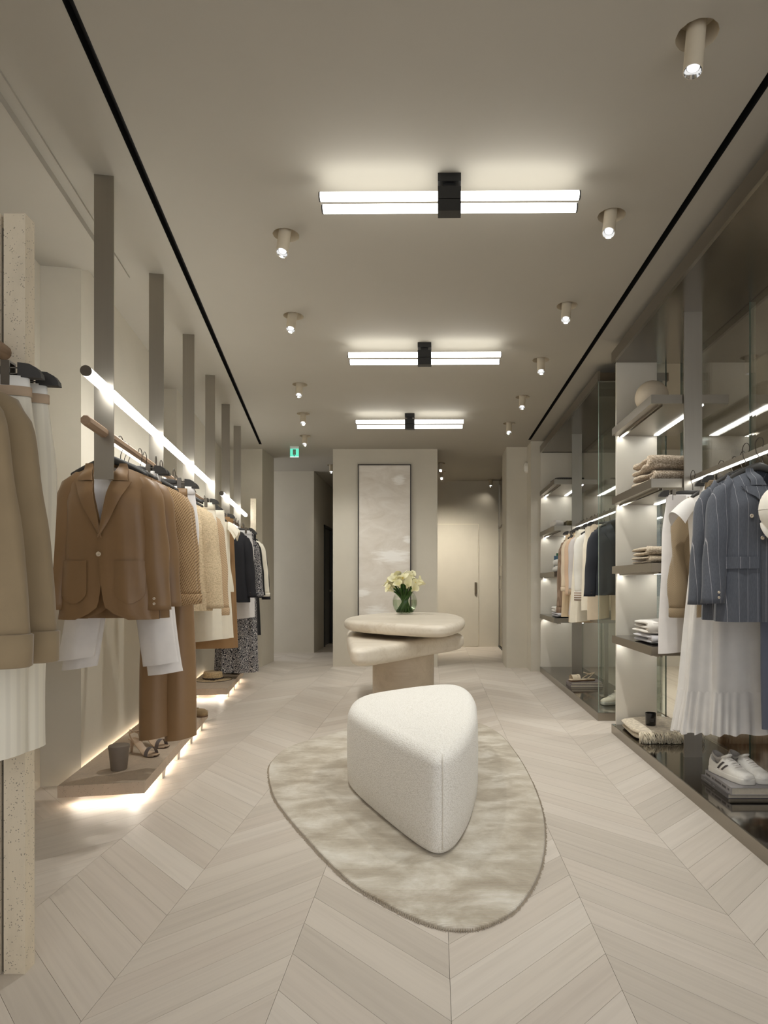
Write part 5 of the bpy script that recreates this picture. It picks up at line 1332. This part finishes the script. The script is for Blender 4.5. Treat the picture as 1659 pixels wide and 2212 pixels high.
def sneaker(label, pos, rz, side=1, stripes=True, upper=None, group='sneakers on the books', eye=None):
    """toe towards -y, length 0.28"""
    upper = upper or LEATH
    t = thing('sneaker', label, 'shoe', pos, rz, group)
    L_, n = 0.285, 24
    wid = [(0, .030), (.06, .040), (.25, .046), (.5, .050), (.70, .053), (.86, .048), (.95, .036), (1, .018)]
    def ring(u, z, k=1.0, dz=0): 
        return None
    def outline(k, grow):
        pts = []
        m = 40
        for j in range(m):
            u = j/(m-1); pts.append((interp(wid, u)*k+grow, 0.14-L_*u))
        left = [(-x, y) for x, y in pts[::-1]]
        return pts+left
    o1 = smooth_closed(outline(1.0, 0.001)[::3], 72)
    so = MB(); slab(so, o1, 0.0, 0.032, 0.006, 0.006, 3); so.build('sole', SOLE, t, auto=0.9)
    top = [(0, .092), (.05, .100), (.16, .086), (.28, .078), (.36, .105), (.50, .092), (.62, .074), (.76, .062), (.88, .056), (.96, .048), (1, .036)]
    rings = []
    for i in range(33):
        u = 0.012+0.976*i/32; w = interp(wid, u)*0.96; h = interp(top, u); y = 0.14-L_*u; ring_ = []
        opening = 1.0 if 0.03 < u < 0.33 else 0.0
        op = sm((u-0.02)/0.08)*sm((0.36-u)/0.06) if 0.02 < u < 0.36 else 0.0
        for j in range(n+1):
            a = PI*j/n; ca, sa = math.cos(a), math.sin(a)
            x = w*math.copysign(abs(ca)**0.62, ca)*(1-0.30*sa**2*(1-0.5*op)); z = 0.028+(h-0.028)*abs(sa)**0.72
            z -= op*0.032*max(0, sa-0.55)/0.45*1.0
            ring_.append((x, y, z))
        rings.append(ring_)
    MB().loft(rings, True, True, closed=False).build('upper', upper, t)
    op_ = smooth_closed([(0.024*math.cos(a), 0.088+0.042*math.sin(a)) for a in [2*PI*k/16 for k in range(16)]], 40)
    rr = []
    for k, (s, z) in enumerate(((1.22, 0.0), (1.08, 0.012), (0.95, 0.010), (0.82, -0.016), (0.7, -0.03))):
        rr.append([(p[0]*s, 0.088+(p[1]-0.088)*s, 0.078+0.020*max(0, (p[1]-0.075)/0.05)+0.016*max(0, (0.075-p[1])/0.04)+z) for p in op_])
    MB().loft(rr, False, True).build('collar_lining', LINING, t)
    MB().sbox((0, 0.036, 0.100), (0.022, 0.030, 0.010), 3, 8, 20, lambda x, y, z: (x, y, z-y*0.5)).build('tongue', upper, t)
    MB().sbox((0, 0.138, 0.066), (0.020, 0.006, 0.026), 4, 8, 20).build('heel_tab', HEEL, t)
    for k in range(6):
        u = 0.40+0.055*k; h = interp(top, u); y = 0.14-L_*u; w = 0.020+0.002*k
        MB().tube([(-w, y, h-0.010), (-w*0.5, y-0.002, h-0.0005), (0, y-0.003, h+0.002), (w*0.5, y-0.002, h-0.0005), (w, y, h-0.010)], 0.0026, 6).build('lace', LACE, t)
    if stripes:
        for k in range(2):
            for sg in (-1, 1):
                y0 = 0.030-0.030*k; ps, qs = [], []
                for i in range(7):
                    u = i/6; y = y0-0.030*u+0.014; z = lerp(0.040, 0.080-0.008*k, u); uu = (0.14-y)/L_
                    w = interp(wid, uu)*0.96; hh = interp(top, uu); sa = min(1, max(0, (z-0.028)/(hh-0.028)))**(1/0.72); ca = math.sqrt(max(0, 1-sa*sa))
                    x = w*abs(ca)**0.62*(1-0.30*sa**2)+0.0015
                    ps.append((sg*x, y+0.0075, z)); qs.append((sg*x, y-0.0075, z))
                MB().grid([ps, qs]).build('side_stripe', STRIPE, t)
    return t
sneaker('white sneaker with two dark side stripes, left one on the books', (1.552, 3.355, 0.1282), math.atan2(0.068, 0.252))
sneaker('white sneaker, right one of the pair on the books', (1.648, 3.365, 0.1282), math.atan2(0.068, 0.252), stripes=False)
sneaker('cream sneaker on the base of the far display unit', (1.60, 5.72, 0.0682), R(-62), stripes=False, upper=m_plain('leather_cream', S(222, 212, 194), 0.6), group=None)
# ---- sandal on books in the far unit
COVM = m_plain('cover_mauve', S(134, 124, 122), 0.5, var=0.03)
book('book', 'mauve grey book on the far unit base under the flat sandal, lower', (1.40, 6.62, 0.0676), 0.34, 0.24, 0.026, COVM, PAGE)
book('book', 'mauve grey book on the far unit base under the flat sandal, upper', (1.41, 6.63, 0.0940), 0.32, 0.22, 0.024, COVM, PAGE)
SAND = m_plain('sandal_leather', S(222, 206, 180), 0.6, var=0.04); SOLEB = m_plain('sandal_sole', S(96, 72, 52), 0.7)
def flat_sandal(label, pos, rz):
    t = thing('flat_sandal', label, 'shoe', pos, rz)
    o1 = smooth_closed([(.035, .12), (.042, .05), (.038, -.02), (.050, -.08), (.045, -.13), (.02, -.15), (-.02, -.15), (-.045, -.12), (-.048, -.07), (-.036, 0), (-.04, .07), (-.03, .125), (0, .14)], 60)
    b = MB(); slab(b, o1, 0, 0.016, 0.004, 0.004, 3); b.build('sole', SOLEB, t, auto=0.9)
    b = MB(); slab(b, inset(o1, 0.003), 0.016, 0.021, 0.002, 0.001, 2); b.build('footbed', SAND, t)
    for y0, w, h in ((-0.10, 0.030, 0.052), (-0.055, 0.014, 0.055)):
        MB().grid([[(0.050*math.cos(a), y, 0.018+h*math.sin(a)) for a in [PI*i/14 for i in range(15)]] for y in (y0-w, y0, y0+w)]).build('toe_strap', SAND, t)
    MB().tube([(0.043, 0.02, 0.02), (0.040, 0.08, 0.06), (0.0, 0.135, 0.085), (-0.040, 0.08, 0.06), (-0.043, 0.02, 0.02)], 0.006, 8).build('heel_strap', SAND, t)
    MB().tube([(0.036, 0.085, 0.065), (0.034, 0.03, 0.085), (0.0, 0.012, 0.09), (-0.034, 0.03, 0.085), (-0.036, 0.085, 0.065)], 0.005, 8).build('ankle_strap', SAND, t)
    return t
flat_sandal('cream flat leather sandal on the stacked books in the far unit', (1.545, 6.72, 0.1184), R(-78))

# ---- heeled sandals on the near bench
NUDE = m_plain('nude_leather', S(190, 164, 138), 0.45, var=0.04); STRAPD = m_plain('strap_grey', S(110, 100, 98), 0.6)
def heel_sandal(label, pos, rz):
    t = thing('heeled_sandal', label, 'shoe', pos, rz, 'heeled sandals on the near bench')
    prof = [(0.115, 0.085), (0.085, 0.080), (0.05, 0.062), (0.02, 0.038), (-0.01, 0.018), (-0.04, 0.009), (-0.08, 0.007), (-0.115, 0.010)]
    w = [.022, .026, .026, .024, .028, .036, .037, .022]
    up = [[(lerp(-ww, ww, j/8), y, z+0.004*abs(j-4)/4) for j in range(9)] for (y, z), ww in zip(prof, w)]
    mb = MB().grid(up); mb.grid([[(x, y, z-0.006) for x, y, z in r][::-1] for r in up]); 
    for i in range(len(up)-1):
        for e in (0, 8): mb.grid([[up[i][e], up[i+1][e]], [(up[i][e][0], up[i][e][1], up[i][e][2]-0.006), (up[i+1][e][0], up[i+1][e][1], up[i+1][e][2]-0.006)]])
    mb.build('sole', NUDE, t)
    MB().tube([(0, 0.10, 0.078), (0, 0.108, 0.04), (0, 0.112, 0.0)], [0.014, 0.0085, 0.007], 10).build('heel', NUDE, t)
    MB().grid([[(0.039*math.cos(a), y, 0.006+0.048*math.sin(a)) for a in [PI*i/14 for i in range(15)]] for y in (-0.082, -0.066, -0.05)]).build('toe_strap', STRAPD, t)
    MB().tube([(0.024, 0.06, 0.07), (0.030, 0.09, 0.115), (0.0, 0.128, 0.135), (-0.030, 0.09, 0.115), (-0.024, 0.06, 0.07)], 0.0045, 8).build('heel_strap', NUDE, t)
    MB().tube([(0.028, 0.095, 0.122), (0.03, 0.05, 0.14), (0.0, 0.035, 0.145), (-0.03, 0.05, 0.14), (-0.028, 0.095, 0.122)], 0.004, 8).build('ankle_strap', NUDE, t)
    return t
hx, hy = floor_pt(318, 1632, 0.11); heel_sandal('nude heeled sandal with grey toe strap, nearer of the pair', (hx-0.03, hy+0.02, 0.1102), R(62))
hx, hy = floor_pt(322, 1622, 0.11); heel_sandal('nude heeled sandal, farther of the pair beside the long trousers', (hx-0.02, hy+0.11, 0.1102), R(66))
hx, hy = floor_pt(428, 1546, 0.11)
t = thing('suede_loafer', 'tan suede loafer at the far end of the near bench', 'shoe', (hx-0.05, hy, 0.1102), R(70))
o1 = smooth_closed([(.032, .10), (.036, .03), (.042, -.05), (.035, -.12), (.0, -.145), (-.035, -.12), (-.042, -.05), (-.036, .03), (-.032, .10), (0, .125)], 48)
b = MB(); slab(b, o1, 0, 0.012, 0.003, 0.003, 2); b.build('sole', SOLEB, t, auto=0.9)
b = MB(); b.loft([[(p[0]*k, p[1]*(0.6+0.4*k)-0.0, z) for p in o1] for k, z in ((0.97, 0.012), (0.98, 0.03), (0.85, 0.048), (0.6, 0.058))], True, True); b.build('upper', m_plain('suede_tan', S(150, 128, 96), 0.95, var=0.1), t)
MB().sbox((0, -0.04, 0.058), (0.026, 0.012, 0.006), 4).build('saddle_strap', m_plain('suede_dark', S(120, 100, 74), 0.9), t)

# ---- straw hat and leather pouch on the far bench
hx, hy = floor_pt(460, 1472, 0.11)
t = thing('straw_hat', 'straw boater hat with dark braided band on the far bench', 'hat', (hx-0.04, hy+0.12, 0.1102))
STRAW = m_fabric('straw', S(188, 164, 126), 'weave', S(150, 126, 92), 0.85, 0.4)
MB().lathe([(0.075, 0.004), (0.19, 0.0), (0.195, 0.004), (0.105, 0.010), (0.100, 0.05), (0.098, 0.082), (0.092, 0.090), (0.003, 0.088)], n=48, cap0=False).build('straw_body', STRAW, t, auto=0.9)
MB().loft([[(r*math.cos(2*PI*k/40), r*math.sin(2*PI*k/40), z+0.002*math.sin(k*3)) for k in range(40)] for r, z in ((0.103, 0.012), (0.108, 0.016), (0.107, 0.026), (0.102, 0.029))], False, False).build('band', m_plain('braid_dark', S(52, 42, 38), 0.8), t)
MB().tube([(0.195*math.cos(2*PI*k/48), 0.195*math.sin(2*PI*k/48), 0.003) for k in range(49)], 0.003, 6).build('brim_edge', m_plain('brim_dark', S(60, 50, 46), 0.8), t)
for sx in (-0.012, 0.014): MB().sbox((0.03+sx, -0.112, 0.02), (0.016, 0.008, 0.010), 3).build('bow', bpy.data.materials['braid_dark'], t)
hx, hy = floor_pt(492, 1462, 0.11)
t = thing('leather_pouch', 'brown leather pouch behind the straw hat', 'bag', (hx-0.02, hy+0.25, 0.1102), R(-20))
PCH = m_plain('pouch_brown', S(108, 74, 56), 0.55, var=0.08)
MB().sbox((0, 0, 0.035), (0.15, 0.055, 0.036), 2.6, 12, 36, lambda x, y, z: (x, y, z*(1-0.35*(x/0.15)**2))).build('bag_body', PCH, t)
MB().tube([(-0.10, -0.02, 0.055), (0, -0.035, 0.062), (0.10, -0.02, 0.055)], 0.004, 6).build('zip', m_plain('zip_dark', S(60, 42, 34), 0.5), t)
